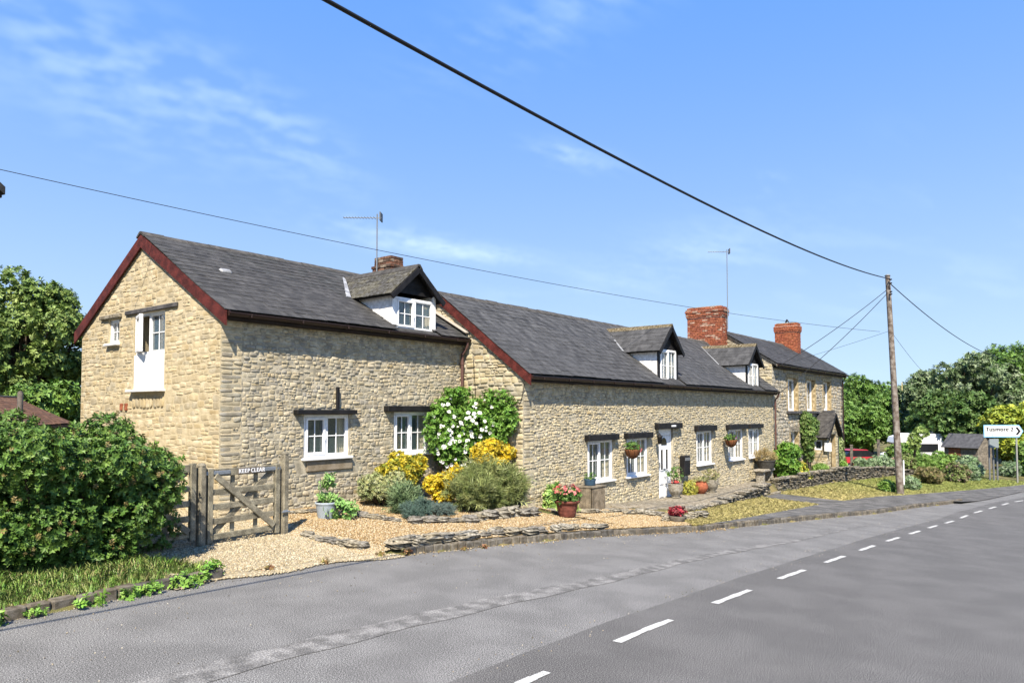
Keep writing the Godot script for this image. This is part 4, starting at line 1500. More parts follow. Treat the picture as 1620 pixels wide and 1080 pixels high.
func front_door(house: Node, x: float, y: float, z: float, w: float, hh: float) -> void:
	var f := MB.new()
	for s in [0.03, w - 0.03]:
		f.box(Vector3(x + s, y + hh * 0.5, z - 0.1), Vector3(0.06, hh, 0.08), 0.008)
	f.box(Vector3(x + w * 0.5, y + hh - 0.1, z - 0.1), Vector3(w - 0.12, 0.2, 0.08), 0.008)
	part("door_frame", f, M.white, house)
	var b := MB.new()
	var lw := w - 0.13
	var lh := hh - 0.22
	b.box(Vector3(x + w * 0.5, y + lh * 0.5 + 0.01, z - 0.1), Vector3(lw, lh, 0.05), 0.008)
	var cx := x + w * 0.5
	var zz := z - 0.07
	for e in [-1.0, 1.0]:
		for q in [[0.55, 0.62, 0.28], [0.18, 0.36, 0.28]]:
			var c := Vector3(cx + e * lw * 0.22, y + q[0] + 0.0, zz)
			b.box(c + Vector3(0, q[1] * 0.0, 0), Vector3(q[2] * lw * 1.1, 0.27, 0.03), 0.014)
	var d := part("door", b, M.white, house)
	for e in [-1.0, 1.0]:
		var g := MB.new()
		g.box(Vector3(cx + e * lw * 0.2, y + lh * 0.62, zz - 0.002), Vector3(lw * 0.17, lh * 0.32, 0.02), 0.004)
		part("glass_panel", g, M.dark_glass, d)
		var m := MB.new()
		for s in [-1.0, 1.0]:
			m.box(Vector3(cx + e * lw * 0.2 + s * lw * 0.1, y + lh * 0.62, zz), Vector3(0.022, lh * 0.35, 0.035), 0.008)
			m.box(Vector3(cx + e * lw * 0.2, y + lh * 0.62 + s * lh * 0.168, zz), Vector3(lw * 0.2, 0.022, 0.033), 0.008)
		part("moulding", m, M.white, d)
	var fan := [Vector2(-lw * 0.22, 0)]
	for k in 11:
		var a := PI - PI * k / 10.0
		fan.append(Vector2(cos(a) * lw * 0.22, sin(a) * lw * 0.26))
	var g2 := MB.new()
	g2.prism(fan, -0.012, 0.008, Transform3D(Basis(), Vector3(cx, y + lh * 0.86, zz)))
	part("fanlight", g2, M.dark_glass, d)
	plain_box(d, "letter_plate", Vector3(cx, y + 0.86, zz), Vector3(0.26, 0.05, 0.03), M.steel, 0.008)
	plain_box(d, "handle", Vector3(x + 0.13, y + 1.0, zz + 0.03), Vector3(0.03, 0.16, 0.04), M.steel, 0.008)
	plain_box(house, "door_step", Vector3(x + w * 0.5, y - 0.03, z + 0.1), Vector3(w + 0.2, 0.08, 0.4), M.flag, 0.015)

func long_cottage() -> void:
	var h := thing("long_cottage", "long low cottage of yellow rubble stone with black lintels and a white door", "cottage")
	var z := 1.79
	var wx := [[8.83, 10.08, -0.09, 0.96], [10.81, 12.04, -0.09, 0.96], [15.42, 16.68, -0.04, 1.06], [18.14, 19.54, -0.04, 1.06], [20.13, 21.29, -0.04, 1.06]]
	var door := [12.75, 13.70, -0.89, 1.17]
	var ft := face_frame(Vector3(0, 0, z), Vector3(1, 0, 0))
	var b := MB.new()
	wall_body(b, ft, [[6.57, 2.56], [22.99, 2.56]], -1.6, wx + [door], 0.4)
	part("wall", b, M.mortar, h)
	var gt := face_frame(Vector3(6.17, 0, -3.4), Vector3(0, 0, 1))
	b = MB.new()
	wall_body(b, gt, [[0.0, 2.55], [2.61, 4.46], [5.19, 2.56]], -1.4, [], 0.4)
	part("wall", b, M.mortar, h)
	b = MB.new()
	b.box(Vector3(14.78, 0.5, -3.22), Vector3(16.4, 4.1, 0.35))
	part("wall", b, M.mortar, h)
	plain_box(h, "floor", Vector3(14.78, 1.3, -0.9), Vector3(16.3, 0.12, 4.4), M.inside, 0.0)
	plain_box(h, "floor", Vector3(14.78, -0.98, -0.9), Vector3(16.3, 0.12, 4.4), M.inside, 0.0)
	var lints := [[8.69, 10.2, 0.95, 1.10], [10.68, 12.15, 0.95, 1.10], [12.49, 14.10, 1.17, 1.34], [15.25, 16.82, 1.05, 1.23], [17.9, 19.74, 1.05, 1.22], [20.0, 21.4, 1.05, 1.21]]
	var keep := []
	for w in wx + [door]: keep.append([w[0] - 0.02, w[1] + 0.02, w[2] - 0.05, w[3] + 0.02])
	for l in lints: keep.append([l[0] - 0.01, l[1] + 0.01, l[2], l[3] + 0.01])
	var low := func(x): return curve(BASE, x) - 0.15
	var st := lay_stones(ft, [[6.17, 2.5], [22.99, 2.5]], low, keep, {"low": -1.2, "ch": [0.048, 0.098], "cw": [0.06, 0.18], "proud": [0.007, 0.029], "gap": 0.008, "tones": 5, "turn": 0.16, "quoin": 1, "split": 0.3, "odd": 0.012}, 201)
	var lowg := func(x): return -0.6
	var st2 := lay_stones(gt, [[0.0, 2.5], [2.61, 4.42], [5.19, 2.5]], lowg, [], {"low": -0.6, "ch": [0.08, 0.16], "cw": [0.12, 0.36], "proud": [0.015, 0.04], "gap": 0.014, "tones": 5, "turn": 0.05, "split": 0.2, "odd": 0.04}, 203)
	st2 = st2.filter(func(s): return s[0].origin.z > -0.35 or s[0].origin.y > 3.2)
	stones_as_parts(h, st + st2, LONG_TONES, 296)
	var skip := func(u, v):
		var x: float = u + 6.05
		var zz: float = 1.99 - v * 0.803
		for c in [13.5, 20.8]:
			if absf(x - c) < 0.72 and zz > 1.74 - (3.5 - 2.55) / 0.741 - 0.75 * (1.0 - clampf(absf(x - c) / 0.8, 0, 1)) + 0.05: return true
		return false
	roof(h, 6.1, 22.99, 1.99, 2.5, -0.79, 4.56, -3.6, 2.48, skip, slate_mats(Color(0.086, 0.086, 0.086)), 270, 12, M.ridge)
	barge(h, 6.11, [Vector2(2.04, 2.50), Vector2(-0.79, 4.58)], 0.24, 0.03, M.barge)
	barge(h, 6.11, [Vector2(-0.79, 4.58), Vector2(-3.63, 2.49)], 0.24, 0.03, M.barge)
	plain_box(h, "fascia", Vector3(14.6, 2.43, 1.955), Vector3(16.75, 0.16, 0.025), M.fascia, 0.004)
	plain_box(h, "soffit", Vector3(14.6, 2.355, 1.9), Vector3(16.75, 0.02, 0.12), M.fascia, 0.0)
	gutter(h, 6.16, 22.98, 2.46, 2.035)
	downpipe(h, 22.9, 1.9, 2.42, -1.1, 2.035, M.pipe)
	for k in 5:
		var w: Array = wx[k]
		window(h, ft * Transform3D(Basis(), Vector3(w[0], w[2], 0)), w[1] - w[0], w[3] - w[2], {"back": 0.03, "curtains": [1], "curtain_width": 0.3})
	for l in lints: lintel(h, l[0], l[1], l[2], l[3], z + 0.085)
	plain_box(h, "name_plate", Vector3(13.45, 1.255, z + 0.15), Vector3(0.3, 0.05, 0.012), M.white, 0.003)
	front_door(h, 12.75, -0.89, z, 0.95, 2.06)
	var dm := [tinted(M.slate, Color(0.088, 0.088, 0.088)), tinted(M.slate, Color(0.076, 0.076, 0.076)), tinted(M.slate, Color(0.1, 0.1, 0.1))]
	var mossy_ridge := tinted(M.slate_mossy, Color(0.24, 0.20, 0.13))
	dormer(h, 13.5, 0.68, 1.72, 2.55, 3.60, 4.27, -0.79, 4.56, 0.741, 0.15, dm, {"w": 1.1, "h": 0.98, "y": 2.57, "side_mat": M.black, "ridge_mat": mossy_ridge, "curtains": [-1, 1], "label": "narrow black boarded dormer above the white door", "back": 0.0}, 41)
	dormer(h, 20.8, 0.70, 1.72, 2.55, 3.55, 4.22, -0.79, 4.56, 0.741, 0.15, dm, {"w": 1.14, "h": 0.96, "y": 2.55, "side_mat": M.black, "ridge_mat": mossy_ridge, "curtains": [-1, 1], "label": "narrow black boarded dormer next to the far house", "back": 0.0}, 43)
	# tufts of moss on the slates
	moss(h)
	# loose cable down the gable
	b = MB.new()
	b.tube([Vector3(6.13, 2.9, 0.35), Vector3(6.12, 2.2, 0.42), Vector3(6.13, 1.5, 0.45), Vector3(6.12, 0.7, 0.5)], [0.008], 5)
	b.tube([Vector3(6.12, 2.3, 1.86), Vector3(6.12, 1.9, 1.75), Vector3(6.12, 1.72, 1.35), Vector3(6.12, 1.6, 1.0)], [0.008], 5)
	part("cable", b, M.cable, h)
	chimney("brick_chimney", "broad weathered red brick chimney between the long cottage and the far house", Vector3(22.4, 3.4, -1.62), Vector3(22.98, 6.08, -0.1), M.brick_red, [Color(0.42, 0.135, 0.07), Color(0.46, 0.16, 0.085), Color(0.36, 0.115, 0.07), Color(0.55, 0.36, 0.27), Color(0.40, 0.14, 0.085)], [[2.22, 2.3, 0.03], [2.3, 2.6, 0.05], [2.5, 2.56, 0.075]], false, 33)
	aerial("tall television aerial on a mast beside the broad red chimney", Vector3(22.75, 5.1, 0.02), 3.4, Vector3(-0.45, 0, -0.65), 2)

func moss(h: Node) -> void:
	var r := RandomNumberGenerator.new()
	r.seed = 77
	var xf := []
	var cs := []
	for k in 260:
		var x := 7.0 + 15.5 * r.randf()
		var v := r.randf_range(0.3, 3.0)
		if r.randf() > 0.35 + 0.65 * clampf(sin(x * 0.9 - 0.6) + 0.2, 0, 1): continue
		var near := false
		for c in [13.5, 20.8]:
			if absf(x - c) < 0.95: near = true
		if near: continue
		var s := r.randf_range(0.02, 0.055)
		xf.append(Transform3D(Basis(Vector3.UP, r.randf() * 6.0).scaled(Vector3(s, s * 0.6, s)), Vector3(x, 2.5 + v * 0.595 + 0.03, 1.99 - v * 0.803)))
		cs.append(tone([Color(0.03, 0.03, 0.015), Color(0.05, 0.05, 0.02)], r))
	scatter("moss", shape_mesh(rock_shapes[0]), xf, cs, M.pebble, h)

func far_house() -> void:
	var h := thing("far_house", "two storey grey stone house with tall narrow sash windows and a porch", "house")
	var z := 1.75
	var up := [[24.97, 26.4, 1.7, 3.13], [27.74, 29.15, 1.7, 3.15], [30.53, 31.9, 1.72, 3.16]]
	var gr := [[25.29, 26.4, -0.25, 0.8]]
	var ft := face_frame(Vector3(0, 0, z), Vector3(1, 0, 0))
	var b := MB.new()
	wall_body(b, ft, [[23.4, 3.66], [34.3, 3.66]], -2.2, up + gr, 0.4)
	part("wall", b, M.mortar_far, h)
	var gt := face_frame(Vector3(23.0, 0, -2.45), Vector3(0, 0, 1))
	b = MB.new()
	wall_body(b, gt, [[0.0, 3.64], [2.1, 4.97], [4.2, 3.66]], -2.2, [], 0.4)
	part("wall", b, M.mortar, h)
	b = MB.new()
	b.prism([Vector2(-2.45, -2.2), Vector2(1.34, -2.2), Vector2(1.34, 3.66), Vector2(-0.35, 4.97), Vector2(-2.45, 3.64)], -34.3, -33.9, Transform3D(Basis(Vector3(0, 0, 1), Vector3.UP, Vector3(-1, 0, 0)), Vector3.ZERO))
	b.box(Vector3(28.65, 0.6, -2.28), Vector3(10.5, 6.0, 0.33))
	part("wall", b, M.mortar_far, h)
	plain_box(h, "floor", Vector3(28.65, 1.3, -0.4), Vector3(10.4, 0.12, 3.5), M.inside, 0.0)
	plain_box(h, "floor", Vector3(28.65, -1.2, -0.4), Vector3(10.4, 0.12, 3.5), M.inside, 0.0)
	var keep := []
	for w in up + gr: keep.append([w[0] - 0.14, w[1] + 0.14, w[2] - 0.14, w[3] + 0.18])
	keep.append([28.2, 30.7, -2.0, 0.5])
	var low := func(x): return curve(BASE, x) - 0.1
	var st := lay_stones(ft, [[23.0, 3.62], [34.3, 3.62]], low, keep, {"low": -1.7, "ch": [0.10, 0.19], "cw": [0.15, 0.42], "proud": [0.012, 0.035], "gap": 0.02, "tones": 5, "turn": 0.04, "split": 0.2, "odd": 0.05}, 301)
	var st2 := lay_stones(gt, [[0.0, 3.6], [2.1, 4.93], [4.2, 3.62]], func(x): return 2.2, [], {"low": 2.3, "ch": [0.09, 0.17], "cw": [0.14, 0.4], "proud": [0.012, 0.035], "gap": 0.02, "tones": 5, "turn": 0.04, "split": 0.2, "odd": 0.05}, 303)
	for s in st2: s[2] += 6
	stones_as_parts(h, st + st2, GREY_TONES + LONG_TONES, 260)
	for w in up + gr:
		for e in [[w[0] - 0.05, 0.124], [w[1] + 0.05, 0.124]]:
			plain_box(h, "jamb", Vector3(e[0], (w[2] + w[3]) * 0.5, z - 0.08), Vector3(e[1], w[3] - w[2], 0.2), M.ashlar, 0.01)
		plain_box(h, "lintel", Vector3((w[0] + w[1]) * 0.5, w[3] + 0.078, z - 0.078), Vector3(w[1] - w[0] + 0.26, 0.18, 0.21), M.ashlar if w[2] > 0 else M.flag, 0.01)
		plain_box(h, "sill", Vector3((w[0] + w[1]) * 0.5, w[2] - 0.06, z - 0.02), Vector3(w[1] - w[0] + 0.3, 0.11, 0.36), M.slate_lintel, 0.015)
		window(h, ft * Transform3D(Basis(), Vector3(w[0], w[2], 0)), w[1] - w[0], w[3] - w[2], {"back": 0.17, "lights": [[0.5, false], [0.5, false]], "rows": 2, "cols": 1, "sill": false, "curtains": [-1, 1], "curtain_width": (w[1] - w[0]) * 0.47, "curtain_mat": M.net, "frame": 0.09})
	var skip := func(u, v):
		var x: float = u + 22.93
		var zz: float = 1.95 - v * 0.846
		return x > 30.98 and x < 31.62 and zz < 0.45 and zz > -0.7
	roof(h, 22.95, 34.42, 1.95, 3.62, -0.35, 5.07, -2.7, 3.58, skip, slate_mats(Color(0.07, 0.068, 0.068)), 200, 13, M.ridge)
	barge(h, 22.99, [Vector2(1.97, 3.61), Vector2(-0.35, 5.06)], 0.1, 0.05, M.flag)
	plain_box(h, "fascia", Vector3(28.7, 3.54, 1.93), Vector3(11.3, 0.17, 0.025), M.fascia, 0.004)
	plain_box(h, "soffit", Vector3(28.7, 3.465, 1.86), Vector3(11.3, 0.02, 0.14), M.fascia, 0.0)
	gutter(h, 23.0, 34.42, 3.58, 2.0)
	downpipe(h, 33.9, 1.86, 3.54, -1.4, 2.0, M.gutter)
	chimney("brick_chimney", "clean red brick chimney with a slate cowl on the far house", Vector3(31.0, 4.3, -0.68), Vector3(31.58, 6.17, 0.42), M.brick_red, [Color(0.45, 0.14, 0.07), Color(0.49, 0.165, 0.085), Color(0.41, 0.125, 0.07)], [[1.4, 1.48, 0.03], [1.48, 1.75, 0.05]], false, 35, 1)
	# porch
	var p := thing("stone_porch", "small gabled stone porch with a slate roof on the far house", "porch", Vector3(29.4, -1.25, 1.75))
	b = MB.new()
	var pl := face_frame(Vector3(-1.05, 0, 0.0), Vector3(0, 0, 1))
	wall_body(b, pl, [[0.0, 1.78], [0.7, 1.78]], -0.3, [[0.14, 0.5, 1.15, 1.62]], 0.2)
	var pr := face_frame(Vector3(1.05, 0, 0.7), Vector3(0, 0, -1))
	wall_body(b, pr, [[0.0, 1.78], [0.7, 1.78]], -0.3, [], 0.2)
	var pf := face_frame(Vector3(0, 0, 0.7), Vector3(1, 0, 0))
	wall_body(b, pf, [[-0.85, 1.9], [0.0, 2.72], [0.85, 1.9]], -0.3, [[-0.42, 0.42, -0.29, 1.85]], 0.18)
	part("wall", b, tinted(M.stone, Color(0.46, 0.37, 0.22)), p)
	var ps := lay_stones(pl, [[0.0, 1.78], [0.7, 1.78]], func(x): return 0.0, [[0.1, 0.54, 1.1, 1.66]], {"low": -0.1, "ch": [0.10, 0.17], "cw": [0.14, 0.32], "proud": [0.01, 0.03], "gap": 0.016, "tones": 5, "turn": 0.03}, 305)
	ps += lay_stones(pf, [[-1.05, 1.72], [0.0, 2.66], [1.05, 1.72]], func(x): return 0.0, [[-0.44, 0.44, -0.3, 1.87]], {"low": -0.1, "ch": [0.10, 0.17], "cw": [0.14, 0.32], "proud": [0.01, 0.03], "gap": 0.016, "tones": 5, "turn": 0.03}, 307)
	stones_as_parts(p, ps, LONG_TONES, 200)
	window(p, pl * Transform3D(Basis(), Vector3(0.14, 1.15, 0)), 0.36, 0.47, {"back": 0.03, "lights": [[1.0, false]], "rows": 1, "cols": 1, "curtains": [], "sill": false})
	plain_box(p, "door", Vector3(0, 0.78, 0.45), Vector3(0.9, 2.1, 0.05), M.grey_paint, 0.01)
	for s in [-1.0, 1.0]:
		var rf := Vector3(0, 2.86, 0.86)
		var ef := Vector3(s * 1.28, 1.72, 0.86)
		var c := MB.new()
		var upv := (rf - ef).normalized()
		c.beam((rf + Vector3(rf.x, rf.y, -0.02)) * 0.5 - Vector3(0, 0.02, 0), (ef + Vector3(ef.x, ef.y, -0.02)) * 0.5 - Vector3(0, 0.02, 0), 0.86, 0.04, 0.0, Vector3(s, 1.1, 0).normalized())
		part("roof_slope", c, M.slate, p)
		lay_slates(p, ef - upv * 0.02, Vector3(0, 0, -1), upv, 0.88, (rf - ef).length(), func(u, v): return false, slate_mats(Color(0.08, 0.076, 0.072)), 80, 61 + int(s), 0.26, 0.19)
		var g := MB.new()
		g.beam(rf + Vector3(0, -0.07, 0.0), ef + Vector3(0, -0.07, 0.0), 0.03, 0.14, 0.005, Vector3(0, 0, 1).cross(upv))
		part("barge_board", g, M.black, p)
	var lamp := thing("meter_box", "white box fixed to the side of the stone porch", "box", Vector3(28.3, 0.05, 2.5))
	plain_box(lamp, "case", Vector3(0, 0, 0), Vector3(0.14, 0.4, 0.3), M.white, 0.015)

func side_buildings() -> void:
	# the house at the left edge: only the corner of its eave reaches into the picture
	var t := thing("neighbour_house", "dark eave corner of a neighbouring house at the left edge of the sky", "house", Vector3(-2.83, 0, -1.44), 0.263)
	var b := MB.new()
	var nf := face_frame(Vector3(0, 0, -0.5), Vector3(1, 0, 0))
	var nw := [[-2.6, -1.4, 3.0, 4.1], [-2.6, -1.4, 0.9, 2.0], [-6.2, -5.0, 3.0, 4.1], [-6.2, -5.0, 0.9, 2.0]]
	wall_body(b, nf, [[-7.55, 5.0], [-3.9, 7.5], [-0.35, 5.0]], -0.95, nw, 0.4)
	part("wall", b, M.mortar, t)
	b = MB.new()
	b.box(Vector3(-0.55, 2.03, -4.55), Vector3(0.4, 5.95, 7.3))
	b.box(Vector3(-7.35, 2.03, -4.55), Vector3(0.4, 5.95, 7.3))
	b.prism([Vector2(-7.1, -0.95), Vector2(-0.8, -0.95), Vector2(-0.8, 5.0), Vector2(-3.9, 7.3), Vector2(-7.1, 5.0)], -8.15, -7.9)
	part("wall", b, M.mortar, t)
	var nk := []
	for w in nw: nk.append([w[0] - 0.05, w[1] + 0.05, w[2] - 0.08, w[3] + 0.16])
	var nr := face_frame(Vector3(-0.35, 0, -0.5), Vector3(0, 0, -1))
	var ns := lay_stones(nf, [[-7.55, 4.95], [-3.9, 7.4], [-0.35, 4.95]], func(x): return -0.4, nk, {"low": -0.5, "ch": [0.09, 0.16], "cw": [0.12, 0.36], "proud": [0.006, 0.024], "gap": 0.01, "tones": 5, "turn": 0.08}, 401)
	ns += lay_stones(nr, [[0.0, 4.95], [7.6, 4.95]], func(x): return -0.4, [], {"low": -0.5, "ch": [0.09, 0.16], "cw": [0.12, 0.36], "proud": [0.006, 0.024], "gap": 0.01, "tones": 5, "turn": 0.08}, 403)
	stones_as_parts(t, ns, FRONT_TONES, 60)
	for w in nw:
		window(t, nf * Transform3D(Basis(), Vector3(w[0], w[2], 0)), w[1] - w[0], w[3] - w[2], {"back": 0.05, "curtains": [1]})
		plain_box(t, "lintel", Vector3((w[0] + w[1]) * 0.5, w[3] + 0.07, -0.54), Vector3(w[1] - w[0] + 0.3, 0.13, 0.2), M.black, 0.012)
	b = MB.new()
	b.prism([Vector2(0.1, 5.14), Vector2(-3.9, 7.9), Vector2(-7.9, 5.14), Vector2(-7.9, 5.02), Vector2(-3.9, 7.76), Vector2(0.1, 5.02)], -8.3, 0.0, Transform3D(Basis(), Vector3.ZERO))
	part("roof", b, M.slate, t)
	b = MB.new()
	b.box(Vector3(0.04, 5.02, -4.17), Vector3(0.1, 0.1, 8.24), 0.01)
	part("fascia", b, M.fascia, t)
	# brown tiled outbuilding beyond the bush
	var o := thing("outbuilding", "low outbuilding with a brown tiled roof behind the leafy bush", "outbuilding", Vector3(1.7, 0, -13.2), 0.91)
	b = MB.new()
	b.box(Vector3(0, 0.5, -1.6), Vector3(5.0, 1.6, 3.0))
	part("wall", b, M.mortar, o)
	b = MB.new()
	b.prism([Vector2(0.15, 1.25), Vector2(-1.6, 2.14), Vector2(-3.3, 1.25), Vector2(-3.3, 1.15), Vector2(-1.6, 2.04), Vector2(0.15, 1.15)], -2.7, 2.7, Transform3D(Basis(Vector3(0, 0, 1), Vector3.UP, Vector3(-1, 0, 0)), Vector3.ZERO))
	part("roof", b, M.tile_brown, o)
	lay_slates(o, Vector3(-2.7, 1.26, 0.16), Vector3(1, 0, 0), Vector3(0, 0.89, -1.75).normalized(), 5.4, 1.93, func(u, v): return false, [tinted(M.tile_brown, Color(0.20, 0.105, 0.065)), tinted(M.tile_brown, Color(0.24, 0.13, 0.08)), tinted(M.tile_brown, Color(0.16, 0.09, 0.06))], 250, 71, 0.2, 0.14, 0.014)
	b = MB.new()
	b.box(Vector3(0, 2.16, -1.6), Vector3(5.4, 0.07, 0.22), 0.03)
	part("ridge_tile", b, M.ridge, o)
	var pp := thing("garden_post", "pale wooden post standing beside the brown tiled roof", "post", Vector3(0.55, -0.1, -10.9))
	b = MB.new()
	b.tube([Vector3(0, 0, 0), Vector3(0, 2.3, 0), Vector3(0, 2.34, 0)], [0.075, 0.07, 0.03], 9)
	part("shaft", b, M.wood_grey, pp)

# ---------------------------------------------------------------- garden, street and far things
func dry_wall(called: String, label: String, pts: Array, base: Callable, top: Callable, sd: int, cope := true) -> void:
	var r := RandomNumberGenerator.new()
	r.seed = sd
	var t := thing(called, label, "wall")
	var mats := []
	for c in [Color(0.40, 0.365, 0.29), Color(0.34, 0.315, 0.26), Color(0.47, 0.42, 0.33), Color(0.28, 0.265, 0.23), Color(0.43, 0.38, 0.28)]: mats.append(tinted(M.rubble, c))
	var meshes := []
	for s in rock_shapes: meshes.append(shape_mesh(s))
	var list := []
	var core := MB.new()
	for k in pts.size() - 1:
		var a: Vector2 = pts[k]
		var b: Vector2 = pts[k + 1]
		var len := a.distance_to(b)
		var dir := (b - a) / len
		var yaw := -atan2(dir.y, dir.x)
		var nrm := Vector2(-dir.y, dir.x)
		if nrm.y < 0: nrm = -nrm
		var n := int(ceil(len / 0.6))
		for i in n:
			var p := a.lerp(b, (i + 0.5) / n)
			var y0: float = base.call(p.x) - 0.1
			var y1: float = top.call(p.x) - 0.06
			if y1 - y0 > 0.08:
				core.box(Vector3(p.x, (y0 + y1) * 0.5, p.y) - Vector3(nrm.x, 0, nrm.y) * 0.02, Vector3(len / n + 0.01, y1 - y0, 0.22), 0.0, Basis(Vector3.UP, yaw))
		var y: float = -0.06
		while y < 1.2:
			var ch := r.randf_range(0.055, 0.11)
			var u := r.randf_range(-0.1, 0.0)
			var any := false
			while u < len:
				var w := r.randf_range(0.13, 0.36)
				var p := a + dir * minf(u + w * 0.5, len)
				var yb: float = base.call(p.x) + y
				var yt: float = top.call(p.x)
				if yb < yt:
					any = true
					var last := yb + ch * 1.2 > yt
					var hh := ch * (1.15 if last else 1.08)
					var o := Transform3D(Basis(Vector3.UP, yaw + r.randf_range(-0.15, 0.15)).rotated(Vector3(dir.x, 0, dir.y), r.randf_range(-0.12, 0.12)).scaled_local(Vector3(w * 1.12, hh, r.randf_range(0.26, 0.36) + (0.1 if last and cope else 0.0))), Vector3(p.x, yb + ch * 0.5 + r.randf_range(-0.01, 0.01), p.y) + Vector3(nrm.x, 0, nrm.y) * r.randf_range(-0.03, 0.04))
					list.append([o, r.randi() % 8, r.randi() % 5, w * ch / EYE.distance_squared_to(o.origin)])
				u += w
			if not any: break
			y += ch
	if core.v.size(): part("earth_core", core, M.soil, t)
	list.sort_custom(func(a, b): return a[3] > b[3])
	var rest := MB.new()
	for k in list.size():
		if k < 290:
			put("stone", meshes[list[k][1]], mats[list[k][2]], t).transform = list[k][0]
		else:
			rest.col = mats[list[k][2]].get_meta("base")
			rest.add(rock_shapes[list[k][1]], list[k][0])
	if rest.v.size(): part("stonework", rest, vcol(M.rubble), t).set_meta("kind", "stuff")

func edging(called: String, label: String, spots: Array, sd: int) -> void:
	var r := RandomNumberGenerator.new()
	r.seed = sd
	var t := thing(called, label, "edging")
	var mats := []
	for c in [Color(0.40, 0.365, 0.29), Color(0.48, 0.44, 0.35), Color(0.31, 0.285, 0.24), Color(0.44, 0.385, 0.28)]: mats.append(tinted(M.rubble, c))
	for s in spots:
		var w: float = s[2]
		var o := put("stone", shape_mesh(rock_shapes[r.randi() % 8]), mats[r.randi() % 4], t)
		o.transform = Transform3D(Basis(Vector3.UP, s[4] + r.randf_range(-0.3, 0.3)).rotated(Vector3(1, 0, 0), r.randf_range(-0.12, 0.12)).scaled_local(Vector3(w, s[3] * 0.8, w * r.randf_range(0.55, 0.95))), Vector3(s[0], land_y(s[0], s[1]) + s[3] * 0.3 + (s[5] if s.size() > 5 else 0.0), s[1]))

func run_of(a: Vector2, b: Vector2, n: int, w0: float, w1: float, h0: float, h1: float, sd: int) -> Array:
	var r := RandomNumberGenerator.new()
	r.seed = sd
	var out := []
	for k in n:
		var p := a.lerp(b, (k + 0.5 + r.randf_range(-0.2, 0.2)) / n)
		out.append([p.x, p.y + r.randf_range(-0.05, 0.05), r.randf_range(w0, w1), r.randf_range(h0, h1), -atan2(b.y - a.y, b.x - a.x)])
	return out

